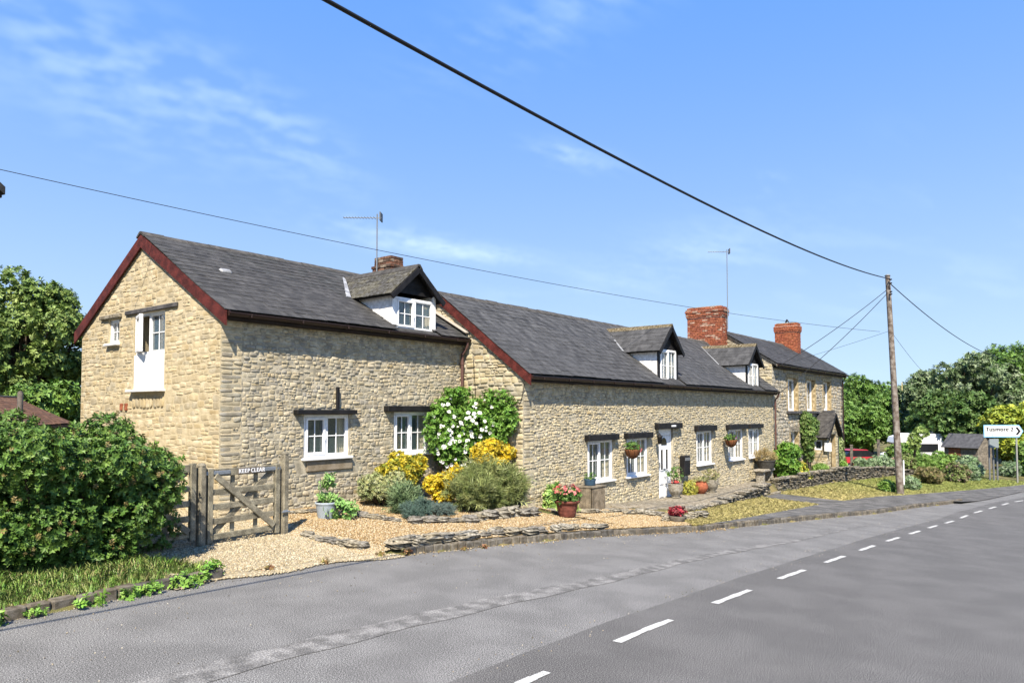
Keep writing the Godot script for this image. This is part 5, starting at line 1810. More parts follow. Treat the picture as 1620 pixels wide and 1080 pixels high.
func stonework() -> void:
	var ret := func(x): return curve(BASE, x) + 0.03
	var low := func(x): return land_y(x, curve(RETAIN, x) + 0.12) - 0.02
	dry_wall("terrace_wall", "low dry stone wall holding up the terrace before the white door", [Vector2(10.0, 3.77), Vector2(13.0, 3.41), Vector2(16.4, 3.0), Vector2(19.35, 2.66)], low, ret, 501)
	dry_wall("garden_wall", "dry stone wall running from the steps past the far house to the pole", [Vector2(20.5, 2.62), Vector2(24.0, 2.58), Vector2(27.6, 2.55), Vector2(32.0, 2.9), Vector2(37.0, 3.3), Vector2(40.0, 4.3)], low, func(x): return curve([[20.5, -0.88], [24, -0.86], [30, -1.0], [37, -1.35], [40, -1.75]], x), 503)
	var st := thing("terrace_steps", "stone steps through the gap in the dry stone wall", "steps", Vector3(19.95, -1.38, 2.7))
	for k in 3:
		plain_box(st, "step", Vector3(0, 0.08 + 0.14 * k, -0.28 * k), Vector3(0.95, 0.15, 0.34), M.flag, 0.02)
	# terrace flags
	var r := RandomNumberGenerator.new()
	r.seed = 61
	var tr := thing("terrace", "stone flagged terrace along the long cottage", "terrace")
	tr.remove_meta("category")
	tag(tr, "", "", "", "structure")
	var mats := [tinted(M.flag, Color(0.33, 0.295, 0.23)), tinted(M.flag, Color(0.29, 0.26, 0.205)), tinted(M.flag, Color(0.37, 0.325, 0.25))]
	for row in 3:
		var x := 8.7
		while x < 20.3:
			var w := r.randf_range(0.45, 0.85)
			var z0 := 1.83
			var z1: float = curve(RETAIN, x + w * 0.5) - 0.1 if x > 9.6 else lerpf(2.7, 3.4, clampf((x - 8.7) / 0.9, 0, 1))
			var za := lerpf(z0, z1, row / 3.0)
			var zb := lerpf(z0, z1, (row + 1) / 3.0)
			var b := MB.new()
			b.box(Vector3(x + w * 0.5, land_y(x + w * 0.5, 1.9 if x > 9.3 else (za + zb) * 0.5) + 0.005 + r.randf_range(-0.006, 0.006), (za + zb) * 0.5), Vector3(w - 0.015, 0.07, zb - za - 0.015), 0.012, Basis(Vector3(0, 0, 1), atan2(curve(BASE, x + w) - curve(BASE, x), w)))
			part("flagstone", b, mats[r.randi() % 3], tr)
			x += w
	edging("bed_edging", "rough stones edging the planting bed below the yellow shrubs", run_of(Vector2(2.1, 0.95), Vector2(2.35, 1.9), 6, 0.2, 0.34, 0.08, 0.14, 1) + run_of(Vector2(2.4, 2.1), Vector2(3.6, 2.6), 7, 0.25, 0.42, 0.12, 0.2, 2) + run_of(Vector2(3.6, 2.55), Vector2(5.5, 2.55), 8, 0.3, 0.5, 0.2, 0.32, 12) + run_of(Vector2(5.5, 2.5), Vector2(6.1, 1.9), 3, 0.3, 0.45, 0.2, 0.3, 3), 601)
	edging("wall_foot_edging", "flat stones lying at the foot of the cottage wall", run_of(Vector2(0.9, 0.2), Vector2(2.4, 0.45), 7, 0.2, 0.34, 0.05, 0.1, 4), 602)
	edging("gravel_edging", "line of flat rubble stones along the road edge of the gravel", run_of(Vector2(0.42, 1.75), Vector2(0.55, 3.2), 7, 0.22, 0.36, 0.08, 0.15, 5) + run_of(Vector2(0.75, 3.35), Vector2(2.1, 3.62), 6, 0.28, 0.46, 0.12, 0.2, 6) + run_of(Vector2(2.1, 3.55), Vector2(5.6, 4.2), 11, 0.25, 0.5, 0.1, 0.2, 7) + run_of(Vector2(2.3, 3.3), Vector2(3.6, 3.45), 6, 0.16, 0.3, 0.06, 0.12, 8), 603)
	edging("terrace_edging", "weathered stones between the gravel and the terrace", run_of(Vector2(6.6, 2.15), Vector2(8.9, 2.9), 8, 0.25, 0.45, 0.08, 0.16, 9) + run_of(Vector2(8.5, 3.0), Vector2(9.0, 4.2), 6, 0.3, 0.5, 0.14, 0.24, 10) + run_of(Vector2(7.8, 4.3), Vector2(9.6, 4.5), 6, 0.28, 0.42, 0.14, 0.22, 11), 604)

func letters(parent: Node, text: String, size: float, mat: Material, t: Transform3D, called := "lettering") -> void:
	var tm := TextMesh.new()
	var sf := SystemFont.new()
	sf.font_weight = 700
	sf.font_names = PackedStringArray(["Droid Sans"])
	tm.font = sf
	tm.text = text
	tm.font_size = 64
	tm.pixel_size = size / 64.0
	tm.depth = 0.004
	tm.horizontal_alignment = HORIZONTAL_ALIGNMENT_CENTER
	var o := put(called, tm, mat, parent)
	o.transform = t

func gate_leaf(called: String, label: String, a: Vector3, b: Vector3, lettered: bool) -> void:
	var d := b - a
	var len := Vector2(d.x, d.z).length()
	var t := thing(called, label, "gate", a, -atan2(d.z, d.x))
	var mats := [tinted(M.wood, Color(0.34, 0.31, 0.225)), tinted(M.wood, Color(0.30, 0.27, 0.195)), tinted(M.wood, Color(0.39, 0.355, 0.26))]
	for x in [0.05, len - 0.05]:
		plain_box(t, "stile", Vector3(x, 0.57, 0), Vector3(0.085, 1.08, 0.07), mats[0], 0.008)
	var ys := [0.12, 0.34, 0.55, 0.76, 1.04]
	for k in 5:
		var m := MB.new()
		m.box(Vector3(len * 0.5, ys[k], 0.0), Vector3(len - 0.19, 0.085 if k < 4 else 0.11, 0.03), 0.006)
		part("rail", m, mats[k % 3], t)
	var br := MB.new()
	br.beam(Vector3(0.12, 1.0, 0.034), Vector3(len - 0.12, 0.16, 0.034), 0.03, 0.09, 0.006, Vector3(0.5, 1, 0).normalized())
	part("brace", br, mats[2], t)
	br = MB.new()
	br.beam(Vector3(0.12, 0.16, -0.034), Vector3(len - 0.12, 1.0, -0.034), 0.03, 0.09, 0.006, Vector3(-0.5, 1, 0).normalized())
	part("brace", br, mats[1], t)
	for x in [len * 0.36, len * 0.68]:
		plain_box(t, "upright", Vector3(x, 0.57, -0.045), Vector3(0.07, 0.95, 0.022), mats[0], 0.005)
	if lettered:
		for e in [[0.16, len * 0.3], [len - 0.24, 0.3]]:
			var hb := MB.new()
			hb.box(Vector3(e[0] if e[0] < 0.2 else len - 0.2, 1.04, 0.02), Vector3(0.42, 0.055, 0.016), 0.005)
			hb.tube([Vector3(e[0] if e[0] < 0.2 else len - 0.05, 1.04, 0.03), Vector3(e[0] if e[0] < 0.2 else len - 0.05, 1.04, 0.04)], [0.016], 7)
			part("hinge_strap", hb, M.steel, t)
		var at := [len * 0.475, len * 0.665]
		var words := ["KEEP", "CLEAR"]
		for k in 2:
			var pl := plain_box(t, "sign_plate", Vector3(at[k], 1.04, 0.024), Vector3(0.21 if k == 0 else 0.26, 0.09, 0.012), tinted(M.wood_grey, Color(0.20, 0.17, 0.14)), 0.003)
			letters(pl, words[k], 0.085, M.sign_white, Transform3D(Basis(), Vector3(at[k], 1.04, 0.033)))

func gates() -> void:
	var y0 := land_y(-1.1, 1.6)
	gate_leaf("field_gate", "five bar wooden gate leaf with KEEP CLEAR plates on its top rail", Vector3(-1.09, y0, 1.58), Vector3(0.17, land_y(0.2, 1.48), 1.49), true)
	gate_leaf("field_gate", "weathered wooden gate leaf half hidden by the leafy bush", Vector3(-2.6, land_y(-2.5, 1.75), 1.75), Vector3(-1.27, y0, 1.61), false)
	for p in [[-1.18, 1.6, 1.2, "round topped gate post where the two gate leaves meet"], [0.27, 1.48, 1.32, "square gate post next to the cottage front wall"]]:
		var t := thing("gate_post", p[3], "post", Vector3(p[0], land_y(p[0], p[1]) - 0.05, p[1]), 0.12, "gate posts")
		var b := MB.new()
		b.box(Vector3(0, p[2] * 0.5, 0), Vector3(0.11, p[2], 0.11), 0.02)
		part("shaft", b, tinted(M.wood, Color(0.33, 0.295, 0.215)), t)
		b = MB.new()
		b.lathe([Vector2(0.06, 0.0), Vector2(0.058, 0.02), Vector2(0.035, 0.04), Vector2(0.0, 0.046)], 10, Vector3(0, p[2], 0))
		part("cap", b, tinted(M.wood, Color(0.3, 0.27, 0.2)), t)
		if p[0] > 0:
			b = MB.new()
			b.tube([Vector3(-0.1, 0.42, 0.07), Vector3(0.05, 0.42, 0.07)], [0.014], 7)
			b.box(Vector3(-0.02, 0.42, 0.06), Vector3(0.1, 0.05, 0.02), 0.006)
			part("latch", b, M.steel, t)

func pot_plant(called: String, label: String, at: Vector3, prof: Array, mat: Material, plant: Callable, category := "plant pot") -> Node3D:
	var t := thing(called, label, category, at)
	var b := MB.new()
	b.lathe(prof, 24)
	part("pot", b, mat, t)
	b = MB.new()
	var top: Vector2 = prof[-1]
	b.tube([Vector3(0, top.y - 0.03, 0), Vector3(0, top.y - 0.02, 0)], [top.x * 0.98], 20)
	part("soil", b, M.soil, t)
	plant.call(t, top)
	return t

func pots() -> void:
	var red := [Color(0.55, 0.03, 0.03), Color(0.62, 0.08, 0.08), Color(0.60, 0.18, 0.17)]
	var green := [Color(0.07, 0.15, 0.03), Color(0.11, 0.20, 0.04)]
	var y := func(x, z): return land_y(x, z) + 0.02
	var bowl := [Vector2(0.0, 0.0), Vector2(0.155, 0.0), Vector2(0.17, 0.03), Vector2(0.185, 0.08), Vector2(0.19, 0.085), Vector2(0.2, 0.15), Vector2(0.207, 0.155), Vector2(0.215, 0.22), Vector2(0.222, 0.225), Vector2(0.23, 0.29), Vector2(0.265, 0.30), Vector2(0.27, 0.345), Vector2(0.25, 0.35), Vector2(0.235, 0.34)]
	pot_plant("terracotta_pot", "big ribbed terracotta pot of pink geraniums standing on the gravel", Vector3(6.08, y.call(6.08, 3.0), 3.0), bowl, M.terracotta_dark, func(t, top):
		foliage(t, "leaves", [[Vector3(0, 0.43, 0), Vector3(0.3, 0.13, 0.3)]], 260, leaf_broad, 0.07, 0.13, green, 701, 0.2, 0.5, 0.34)
		foliage(t, "flowers", [[Vector3(0, 0.54, 0), Vector3(0.32, 0.13, 0.32)]], 70, flower_head, 0.05, 0.085, [Color(0.62, 0.17, 0.17), Color(0.68, 0.28, 0.26), Color(0.58, 0.09, 0.10)], 702, 0.6, 0.9, 0.5, M.petal))
	var urn := [Vector2(0.0, 0.0), Vector2(0.12, 0.0), Vector2(0.13, 0.03), Vector2(0.105, 0.06), Vector2(0.17, 0.12), Vector2(0.2, 0.2), Vector2(0.205, 0.21), Vector2(0.215, 0.3), Vector2(0.22, 0.31), Vector2(0.215, 0.38), Vector2(0.23, 0.40), Vector2(0.225, 0.42), Vector2(0.2, 0.415)]
	pot_plant("stone_urn", "pale ribbed urn with a leggy rose in front of the white door", Vector3(13.3, y.call(13.3, 2.05) + 0.02, 2.05), urn, M.pot_stone, func(t, top):
		var b := MB.new()
		for k in 6:
			b.tube([Vector3(0, 0.38, 0), Vector3(0.08 * cos(k * 1.05), 0.6, 0.08 * sin(k * 1.05)), Vector3(0.2 * cos(k * 1.05), 0.82 + 0.05 * (k % 3), 0.2 * sin(k * 1.05))], [0.007, 0.006, 0.003], 5)
		part("stems", b, M.bark, t)
		foliage(t, "leaves", [[Vector3(0, 0.72, 0), Vector3(0.24, 0.2, 0.24)]], 60, leaf_broad, 0.07, 0.11, green, 703, 0.3, 0.3)
		foliage(t, "flowers", [[Vector3(0, 0.47, 0), Vector3(0.17, 0.05, 0.17)]], 26, flower_head, 0.05, 0.07, red, 704, 0.3, 0.9, -1, M.petal))
	var ball := [Vector2(0.0, 0.0), Vector2(0.11, 0.0), Vector2(0.13, 0.03), Vector2(0.2, 0.11), Vector2(0.225, 0.2), Vector2(0.215, 0.28), Vector2(0.18, 0.345), Vector2(0.165, 0.36), Vector2(0.19, 0.385), Vector2(0.185, 0.40), Vector2(0.16, 0.395)]
	pot_plant("terracotta_pot", "round orange terracotta pot with small plants on the terrace", Vector3(14.9, y.call(14.9, 2.15) + 0.02, 2.15), ball, M.terracotta, func(t, top):
		foliage(t, "leaves", [[Vector3(0, 0.43, 0), Vector3(0.22, 0.07, 0.22)]], 120, leaf_small, 0.06, 0.1, [Color(0.2, 0.24, 0.08), Color(0.27, 0.25, 0.12)], 705, 0.2, 0.5, 0.38))
	pot_plant("stone_urn", "pale stone planter with straggly flowers next to the round orange pot", Vector3(15.5, y.call(15.5, 2.25) + 0.02, 2.25), urn, tinted(M.pot_stone, Color(0.36, 0.33, 0.27)), func(t, top):
		foliage(t, "leaves", [[Vector3(0, 0.55, 0), Vector3(0.3, 0.16, 0.25)]], 150, leaf_small, 0.06, 0.12, [Color(0.24, 0.27, 0.1), Color(0.32, 0.28, 0.14)], 706, 0.2, 0.6, 0.4)
		foliage(t, "flowers", [[Vector3(0.1, 0.62, 0), Vector3(0.3, 0.1, 0.2)]], 24, flower_head, 0.03, 0.05, [Color(0.6, 0.3, 0.22), Color(0.55, 0.42, 0.3)], 707, 0.4, 0.9, -1, M.petal))
	pot_plant("blue_pot", "small blue pot of greenery on the wooden planter box", Vector3(8.5, y.call(8.5, 2.06) + 0.56, 2.06), [Vector2(0, 0), Vector2(0.11, 0), Vector2(0.13, 0.02), Vector2(0.145, 0.13), Vector2(0.155, 0.14), Vector2(0.155, 0.16), Vector2(0.14, 0.16)], M.pot_blue, func(t, top):
		foliage(t, "leaves", [[Vector3(0, 0.2, 0), Vector3(0.13, 0.08, 0.13)]], 60, leaf_small, 0.06, 0.1, green, 708, 0.2, 0.6))
	pot_plant("glazed_pot", "pale blue glazed pot of broad leaves by the cottage wall", Vector3(1.5, land_y(1.5, 0.95), 0.95), [Vector2(0, 0), Vector2(0.13, 0), Vector2(0.15, 0.03), Vector2(0.185, 0.26), Vector2(0.2, 0.27), Vector2(0.2, 0.30), Vector2(0.18, 0.30)], M.pot_pale, func(t, top):
		foliage(t, "leaves", [[Vector3(0.02, 0.5, 0), Vector3(0.12, 0.26, 0.12)], [Vector3(0.2, 0.14, 0.2), Vector3(0.26, 0.14, 0.2)]], 90, leaf_broad, 0.12, 0.2, [Color(0.17, 0.33, 0.08), Color(0.26, 0.42, 0.14)], 709, 0.2, 0.5))
	pot_plant("stone_urn", "low stone pot with dark red leaves at the corner of the gravel", Vector3(8.15, land_y(8.15, 4.5) + 0.02, 4.5), [Vector2(0, 0), Vector2(0.15, 0), Vector2(0.165, 0.03), Vector2(0.18, 0.12), Vector2(0.165, 0.125)], tinted(M.pot_stone, Color(0.24, 0.21, 0.17)), func(t, top):
		foliage(t, "leaves", [[Vector3(0, 0.19, 0), Vector3(0.15, 0.09, 0.15)]], 110, leaf_broad, 0.07, 0.12, [Color(0.25, 0.02, 0.035), Color(0.36, 0.035, 0.05), Color(0.15, 0.03, 0.03)], 710, 0.2, 0.6))
	var box := thing("planter_box", "square box of grey wooden boards beside the long cottage wall", "planter", Vector3(8.5, y.call(8.5, 2.06), 2.06))
	for k in 6:
		for s in [-1.0, 1.0]:
			plain_box(box, "plank", Vector3(-0.25 + 0.1 * k, 0.27, s * 0.24), Vector3(0.096, 0.54, 0.022), tinted(M.wood_grey, Color(0.33, 0.27, 0.19) * (0.85 + 0.08 * (k % 3))), 0.004)
	for k in 3:
		for s in [-1.0, 1.0]:
			plain_box(box, "plank", Vector3(s * 0.315, 0.27, -0.15 + 0.15 * k), Vector3(0.022, 0.54, 0.145), tinted(M.wood_grey, Color(0.3, 0.25, 0.18)), 0.004)
	plain_box(box, "lid", Vector3(0, 0.545, 0), Vector3(0.68, 0.03, 0.54), tinted(M.wood_grey, Color(0.28, 0.24, 0.18)), 0.006)
	for q in [[10.6, 0.43, "hanging basket with red flowers between the two nearest windows"], [17.6, 0.46, "hanging basket with trailing plants between the far windows"]]:
		var t := thing("hanging_basket", q[2], "basket", Vector3(q[0], q[1], 2.09), 0.0, "baskets hung on the long cottage")
		var b := MB.new()
		b.lathe([Vector2(0.0, 0.0), Vector2(0.1, 0.03), Vector2(0.17, 0.1), Vector2(0.205, 0.2), Vector2(0.215, 0.25), Vector2(0.19, 0.25)], 16)
		part("liner", b, tinted(M.wood, Color(0.27, 0.11, 0.045)), t)
		for k in 8:
			b = MB.new()
			var a := TAU * k / 8
			b.tube([Vector3(0, -0.006, 0), Vector3(cos(a) * 0.105, 0.025, sin(a) * 0.105), Vector3(cos(a) * 0.178, 0.1, sin(a) * 0.178), Vector3(cos(a) * 0.22, 0.25, sin(a) * 0.22)], [0.005], 5)
			part("wire", b, M.black, t)
		b = MB.new()
		b.tube([Vector3(0, 0.55, -0.27), Vector3(0, 0.62, 0.0), Vector3(0, 0.52, 0.02)], [0.009], 6)
		for k in 3:
			b.tube([Vector3(0, 0.52, 0.02), Vector3(cos(k * 2.1) * 0.21, 0.25, sin(k * 2.1) * 0.21)], [0.003], 4)
		part("bracket", b, M.black, t)
		foliage(t, "leaves", [[Vector3(0, 0.3, 0), Vector3(0.24, 0.12, 0.2)]], 170, leaf_broad, 0.05, 0.09, green, 720 + int(q[0]), 0.3, 0.4, 0.18)
		foliage(t, "flowers", [[Vector3(0.14, 0.25, 0.05), Vector3(0.15, 0.11, 0.15)]], 30, flower_head, 0.04, 0.07, red if q[0] < 12 else [Color(0.3, 0.05, 0.3), Color(0.5, 0.3, 0.1)], 730 + int(q[0]), 0.5, 0.6, -1, M.petal)
	# letter box, lantern
	var lb := thing("letter_box", "dark letter box on the wall right of the white door", "letter box", Vector3(14.3, 0.02, 1.9))
	plain_box(lb, "case", Vector3.ZERO, Vector3(0.42, 0.6, 0.17), M.black, 0.02)
	plain_box(lb, "flap", Vector3(0, 0.2, 0.09), Vector3(0.36, 0.09, 0.015), M.grey_paint, 0.005)
	var ln := thing("wall_lantern", "small black wall lantern left of the white door", "lantern", Vector3(12.42, 0.9, 1.98))
	var b2 := MB.new()
	b2.lathe([Vector2(0.0, -0.16), Vector2(0.05, -0.14), Vector2(0.075, 0.05), Vector2(0.095, 0.06), Vector2(0.03, 0.13), Vector2(0.0, 0.17)], 6)
	part("lamp_case", b2, M.black, ln)
	b2 = MB.new()
	b2.tube([Vector3(0, 0.15, 0), Vector3(0, 0.2, -0.06), Vector3(0, 0.12, -0.17)], [0.012], 6)
	part("bracket", b2, M.black, ln)
	# bench with trough
	var be := thing("stone_bench", "grey stone bench on two slab legs at the end of the terrace", "bench", Vector3(20.6, -0.95, 2.2))
	for x in [-0.42, 0.42]:
		plain_box(be, "leg", Vector3(x, 0.2, 0), Vector3(0.14, 0.42, 0.3), M.pot_stone, 0.02)
	plain_box(be, "seat", Vector3(0, 0.45, 0), Vector3(1.2, 0.09, 0.42), tinted(M.pot_stone, Color(0.42, 0.38, 0.31)), 0.02)
	var tr := thing("trough_planter", "dark trough of dry brown plants on the stone bench", "planter", Vector3(20.75, -0.455, 2.2))
	var b3 := MB.new()
	b3.lathe([Vector2(0, 0), Vector2(0.26, 0.0), Vector2(0.28, 0.02), Vector2(0.36, 0.28), Vector2(0.38, 0.29), Vector2(0.38, 0.32), Vector2(0.35, 0.32)], 20)
	part("pot", b3, tinted(M.pot_stone, Color(0.10, 0.095, 0.085)), tr)
	foliage(tr, "leaves", [[Vector3(0, 0.42, 0), Vector3(0.42, 0.2, 0.36)]], 260, leaf_needle, 0.12, 0.22, [Color(0.33, 0.24, 0.1), Color(0.26, 0.22, 0.09), Color(0.4, 0.3, 0.15)], 740, 0.2, 0.9, 0.28)

func shrub(called: String, label: String, at: Vector3, lobes: Array, n: int, mesh: Mesh, s0: float, s1: float, cols: Array, sd: int, shell := 0.55, up := 0.35) -> Node3D:
	var t := thing(called, label, "shrub", at)
	var b := MB.new()
	var r := RandomNumberGenerator.new()
	r.seed = sd
	for l in lobes:
		var c: Vector3 = l[0]
		var p0 := Vector3(c.x * 0.25, -0.03, c.z * 0.25)
		b.tube([p0, p0.lerp(c, 0.5) + Vector3(r.randf_range(-0.05, 0.05), 0, r.randf_range(-0.05, 0.05)), c], [0.03, 0.02, 0.008], 6)
	part("stems", b, M.bark, t)
	foliage(t, "foliage", lobes, n, mesh, s0, s1, cols, sd, shell, up, 0.0)
	return t

func plants() -> void:
	# the big bush at the left
	var c := Vector3(0, 0.95, 0)
	var lobes := lobes_in(c, Vector3(1.8, 0.86, 1.15), 42, 0.22, 0.34, 801, -0.85)
	lobes.append([Vector3(0, 0.85, 0), Vector3(1.35, 0.85, 0.85)])
	lobes += lobes_in(Vector3(0, 0.4, 0.1), Vector3(1.6, 0.4, 1.05), 16, 0.28, 0.4, 805, -0.9)
	var by := land_y(-2.9, 1.15)
	var bush := thing("leafy_bush", "large dense green bush with reddish tips spilling over the gate", "bush", Vector3(-3.0, by - 0.08, 1.72), 0.66)
	var b := MB.new()
	for k in 9:
		var a := k * 0.7
		b.tube([Vector3(0.5 * cos(a), -0.05, 0.3 * sin(a)), Vector3(0.8 * cos(a), 0.6, 0.5 * sin(a)), Vector3(1.1 * cos(a), 1.2, 0.7 * sin(a))], [0.04, 0.03, 0.01], 6)
	part("stems", b, M.bark, bush)
	foliage(bush, "foliage", lobes, 26000, leaf_broad, 0.055, 0.11, [Color(0.06, 0.13, 0.02), Color(0.09, 0.17, 0.028), Color(0.135, 0.22, 0.04), Color(0.07, 0.14, 0.024)], 802, 0.5, 0.35, 0.02)
	foliage(bush, "new_growth", lobes, 1500, leaf_small, 0.05, 0.09, [Color(0.18, 0.13, 0.05), Color(0.16, 0.12, 0.04), Color(0.24, 0.2, 0.07)], 803, 0.96, 0.8, 0.3)
	# planting bed against the cottage
	var gy := func(x, z): return land_y(x, z)
	shrub("variegated_shrub", "pale variegated shrub at the left end of the planting bed", Vector3(3.3, gy.call(3.3, 0.5), 0.5), lobes_in(Vector3(0, 0.42, 0), Vector3(0.6, 0.42, 0.42), 20, 0.24, 0.4, 811), 4200, leaf_small, 0.07, 0.11, [Color(0.32, 0.36, 0.17), Color(0.42, 0.43, 0.24), Color(0.22, 0.28, 0.10), Color(0.36, 0.36, 0.15)], 812)
	shrub("golden_shrub", "golden yellow shrub below the cottage's right hand window", Vector3(3.95, gy.call(3.95, 0.36), 0.36), lobes_in(Vector3(0, 0.66, 0), Vector3(0.75, 0.36, 0.28), 18, 0.26, 0.42, 813, -0.9), 2600, leaf_broad, 0.08, 0.12, [Color(0.52, 0.40, 0.025), Color(0.45, 0.36, 0.03), Color(0.36, 0.33, 0.04), Color(0.16, 0.22, 0.03)], 814)
	shrub("golden_shrub", "bright yellow low shrub between the variegated shrub and the juniper", Vector3(4.5, gy.call(4.5, 1.0), 1.0), lobes_in(Vector3(0, 0.45, 0), Vector3(0.5, 0.4, 0.35), 16, 0.28, 0.42, 815, -0.9), 2000, leaf_broad, 0.07, 0.11, [Color(0.66, 0.47, 0.02), Color(0.58, 0.42, 0.02), Color(0.42, 0.36, 0.04)], 816)
	shrub("golden_shrub", "tall bright yellow shrub against the projecting gable wall", Vector3(5.72, gy.call(5.72, 1.3), 1.3), lobes_in(Vector3(0, 1.1, 0), Vector3(0.55, 0.4, 0.45), 16, 0.25, 0.42, 817), 2600, leaf_broad, 0.08, 0.12, [Color(0.64, 0.45, 0.02), Color(0.54, 0.40, 0.025), Color(0.35, 0.30, 0.04)], 818)
	shrub("juniper", "wide olive green juniper sprawling over the bed's stone edging", Vector3(4.95, gy.call(4.95, 1.75), 1.75), lobes_in(Vector3(0, 0.42, 0), Vector3(1.15, 0.48, 0.5), 44, 0.15, 0.28, 819), 8500, leaf_needle, 0.1, 0.19, [Color(0.15, 0.19, 0.055), Color(0.21, 0.25, 0.085), Color(0.10, 0.14, 0.04), Color(0.27, 0.29, 0.11)], 820, 0.25, 0.7)
	foliage(get_node("juniper"), "sprays", lobes_in(Vector3(0, 0.45, 0), Vector3(1.2, 0.5, 0.52), 30, 0.12, 0.3, 851), 900, leaf_needle, 0.2, 0.34, [Color(0.21, 0.25, 0.085), Color(0.31, 0.33, 0.13), Color(0.12, 0.15, 0.045)], 852, 0.7, 0.9, 0.05)
	shrub("lavender", "wispy grey green tuft between the variegated shrub and the blue conifer", Vector3(3.05, gy.call(3.05, 1.3), 1.3), [[Vector3(0, 0.22, 0), Vector3(0.24, 0.22, 0.2)]], 420, leaf_needle, 0.16, 0.28, [Color(0.13, 0.20, 0.09), Color(0.18, 0.25, 0.12)], 821, 0.1, 1.4)
	shrub("blue_conifer", "small round blue green conifer hanging over the gravel", Vector3(2.85, gy.call(2.85, 1.85), 1.85), lobes_in(Vector3(0, 0.16, 0), Vector3(0.3, 0.18, 0.24), 16, 0.28, 0.42, 823), 1900, leaf_needle, 0.06, 0.1, [Color(0.09, 0.15, 0.12), Color(0.13, 0.20, 0.17), Color(0.07, 0.12, 0.09)], 824)
	shrub("blue_conifer", "low spreading blue green conifer at the juniper's left foot", Vector3(3.55, gy.call(3.55, 1.75), 1.75), lobes_in(Vector3(0, 0.1, 0), Vector3(0.34, 0.12, 0.2), 7, 0.4, 0.55, 825), 1000, leaf_needle, 0.06, 0.1, [Color(0.10, 0.15, 0.13), Color(0.14, 0.19, 0.17)], 826)
	var rose := shrub("climbing_rose", "climbing rose with white blossoms in the corner between the two cottages", Vector3(5.55, gy.call(5.55, 0.2), 0.25), [[Vector3(0, 1.7, 0), Vector3(0.62, 0.6, 0.3)], [Vector3(-0.15, 1.2, 0.02), Vector3(0.42, 0.55, 0.26)], [Vector3(0.25, 1.15, 0.15), Vector3(0.5, 0.6, 0.4)], [Vector3(0.3, 1.75, 0.35), Vector3(0.4, 0.5, 0.4)], [Vector3(0.38, 1.55, 0.95), Vector3(0.22, 0.35, 0.4)], [Vector3(0.4, 1.75, 0.7), Vector3(0.22, 0.38, 0.4)], [Vector3(-0.35, 2.0, -0.02), Vector3(0.3, 0.25, 0.15)], [Vector3(0.1, 2.35, 0.05), Vector3(0.5, 0.16, 0.2)], [Vector3(-0.7, 1.5, 0.0), Vector3(0.2, 0.5, 0.12)], [Vector3(0.42, 2.2, 0.9), Vector3(0.15, 0.25, 0.5)], [Vector3(0.4, 1.9, 1.3), Vector3(0.15, 0.4, 0.2)]], 4700, leaf_broad, 0.07, 0.13, [Color(0.08, 0.19, 0.025), Color(0.12, 0.25, 0.035), Color(0.17, 0.30, 0.05)], 827, 0.15)
	var r := RandomNumberGenerator.new()
	r.seed = 828
	var white := StandardMaterial3D.new()
	white.albedo_color = Color(0.95, 0.95, 0.93)
	white.roughness = 0.8
	white.backlight = Color(0.4, 0.4, 0.4)
	for k in 120:
		var l: Array = [[Vector3(0, 1.7, 0), Vector3(0.62, 0.6, 0.3)], [Vector3(-0.15, 1.2, 0.02), Vector3(0.42, 0.55, 0.26)], [Vector3(0.25, 1.15, 0.15), Vector3(0.5, 0.6, 0.4)], [Vector3(0.3, 1.75, 0.5), Vector3(0.4, 0.5, 0.5)]][r.randi() % 4]
		var d := any_dir(r)
		d.z = absf(d.z)
		d.x = -absf(d.x) if r.randf() < 0.6 else d.x
		var o := put("blossom", flower_head, white, rose)
		var s := r.randf_range(0.045, 0.105)
		o.transform = Transform3D(facing((d + Vector3(-0.3, 0.3, 0.5)).normalized(), r.randf() * 6.0).scaled(Vector3(s, s, s)), l[0] + d * l[1] * 1.05)
	shrub("leafy_plant", "fresh green bushy plant at the near corner of the long cottage", Vector3(7.0, gy.call(7.0, 2.05), 2.05), [[Vector3(0, 0.3, 0), Vector3(0.26, 0.32, 0.2)], [Vector3(0.1, 0.06, 0.2), Vector3(0.4, 0.08, 0.22)]], 700, leaf_broad, 0.08, 0.13, [Color(0.15, 0.32, 0.06), Color(0.26, 0.42, 0.12), Color(0.36, 0.45, 0.12)], 829)
	shrub("leafy_plant", "low yellow green plant beside the red leaved stone pot and the terrace", Vector3(14.4, -0.9, 2.02), [[Vector3(0, 0.2, 0), Vector3(0.35, 0.25, 0.16)]], 300, leaf_small, 0.08, 0.13, [Color(0.3, 0.33, 0.06), Color(0.42, 0.38, 0.06)], 830)
	# before the far house
	shrub("round_shrub", "rounded glossy green shrub with white flowers behind the stone bench", Vector3(23.2, -1.15, 2.15), lobes_in(Vector3(0, 0.85, 0), Vector3(0.72, 0.85, 0.55), 18, 0.28, 0.42, 831, -0.9), 4200, leaf_broad, 0.12, 0.19, [Color(0.08, 0.19, 0.025), Color(0.12, 0.25, 0.035), Color(0.2, 0.33, 0.06)], 832)
	shrub("yellow_plant", "small yellow flowering plant at the foot of the round shrub", Vector3(24.6, -1.15, 2.3), [[Vector3(0, 0.3, 0), Vector3(0.5, 0.4, 0.25)], [Vector3(0.2, 0.1, 0.2), Vector3(0.35, 0.12, 0.15)]], 600, leaf_broad, 0.12, 0.2, [Color(0.13, 0.25, 0.04), Color(0.26, 0.34, 0.06), Color(0.5, 0.44, 0.05)], 833)
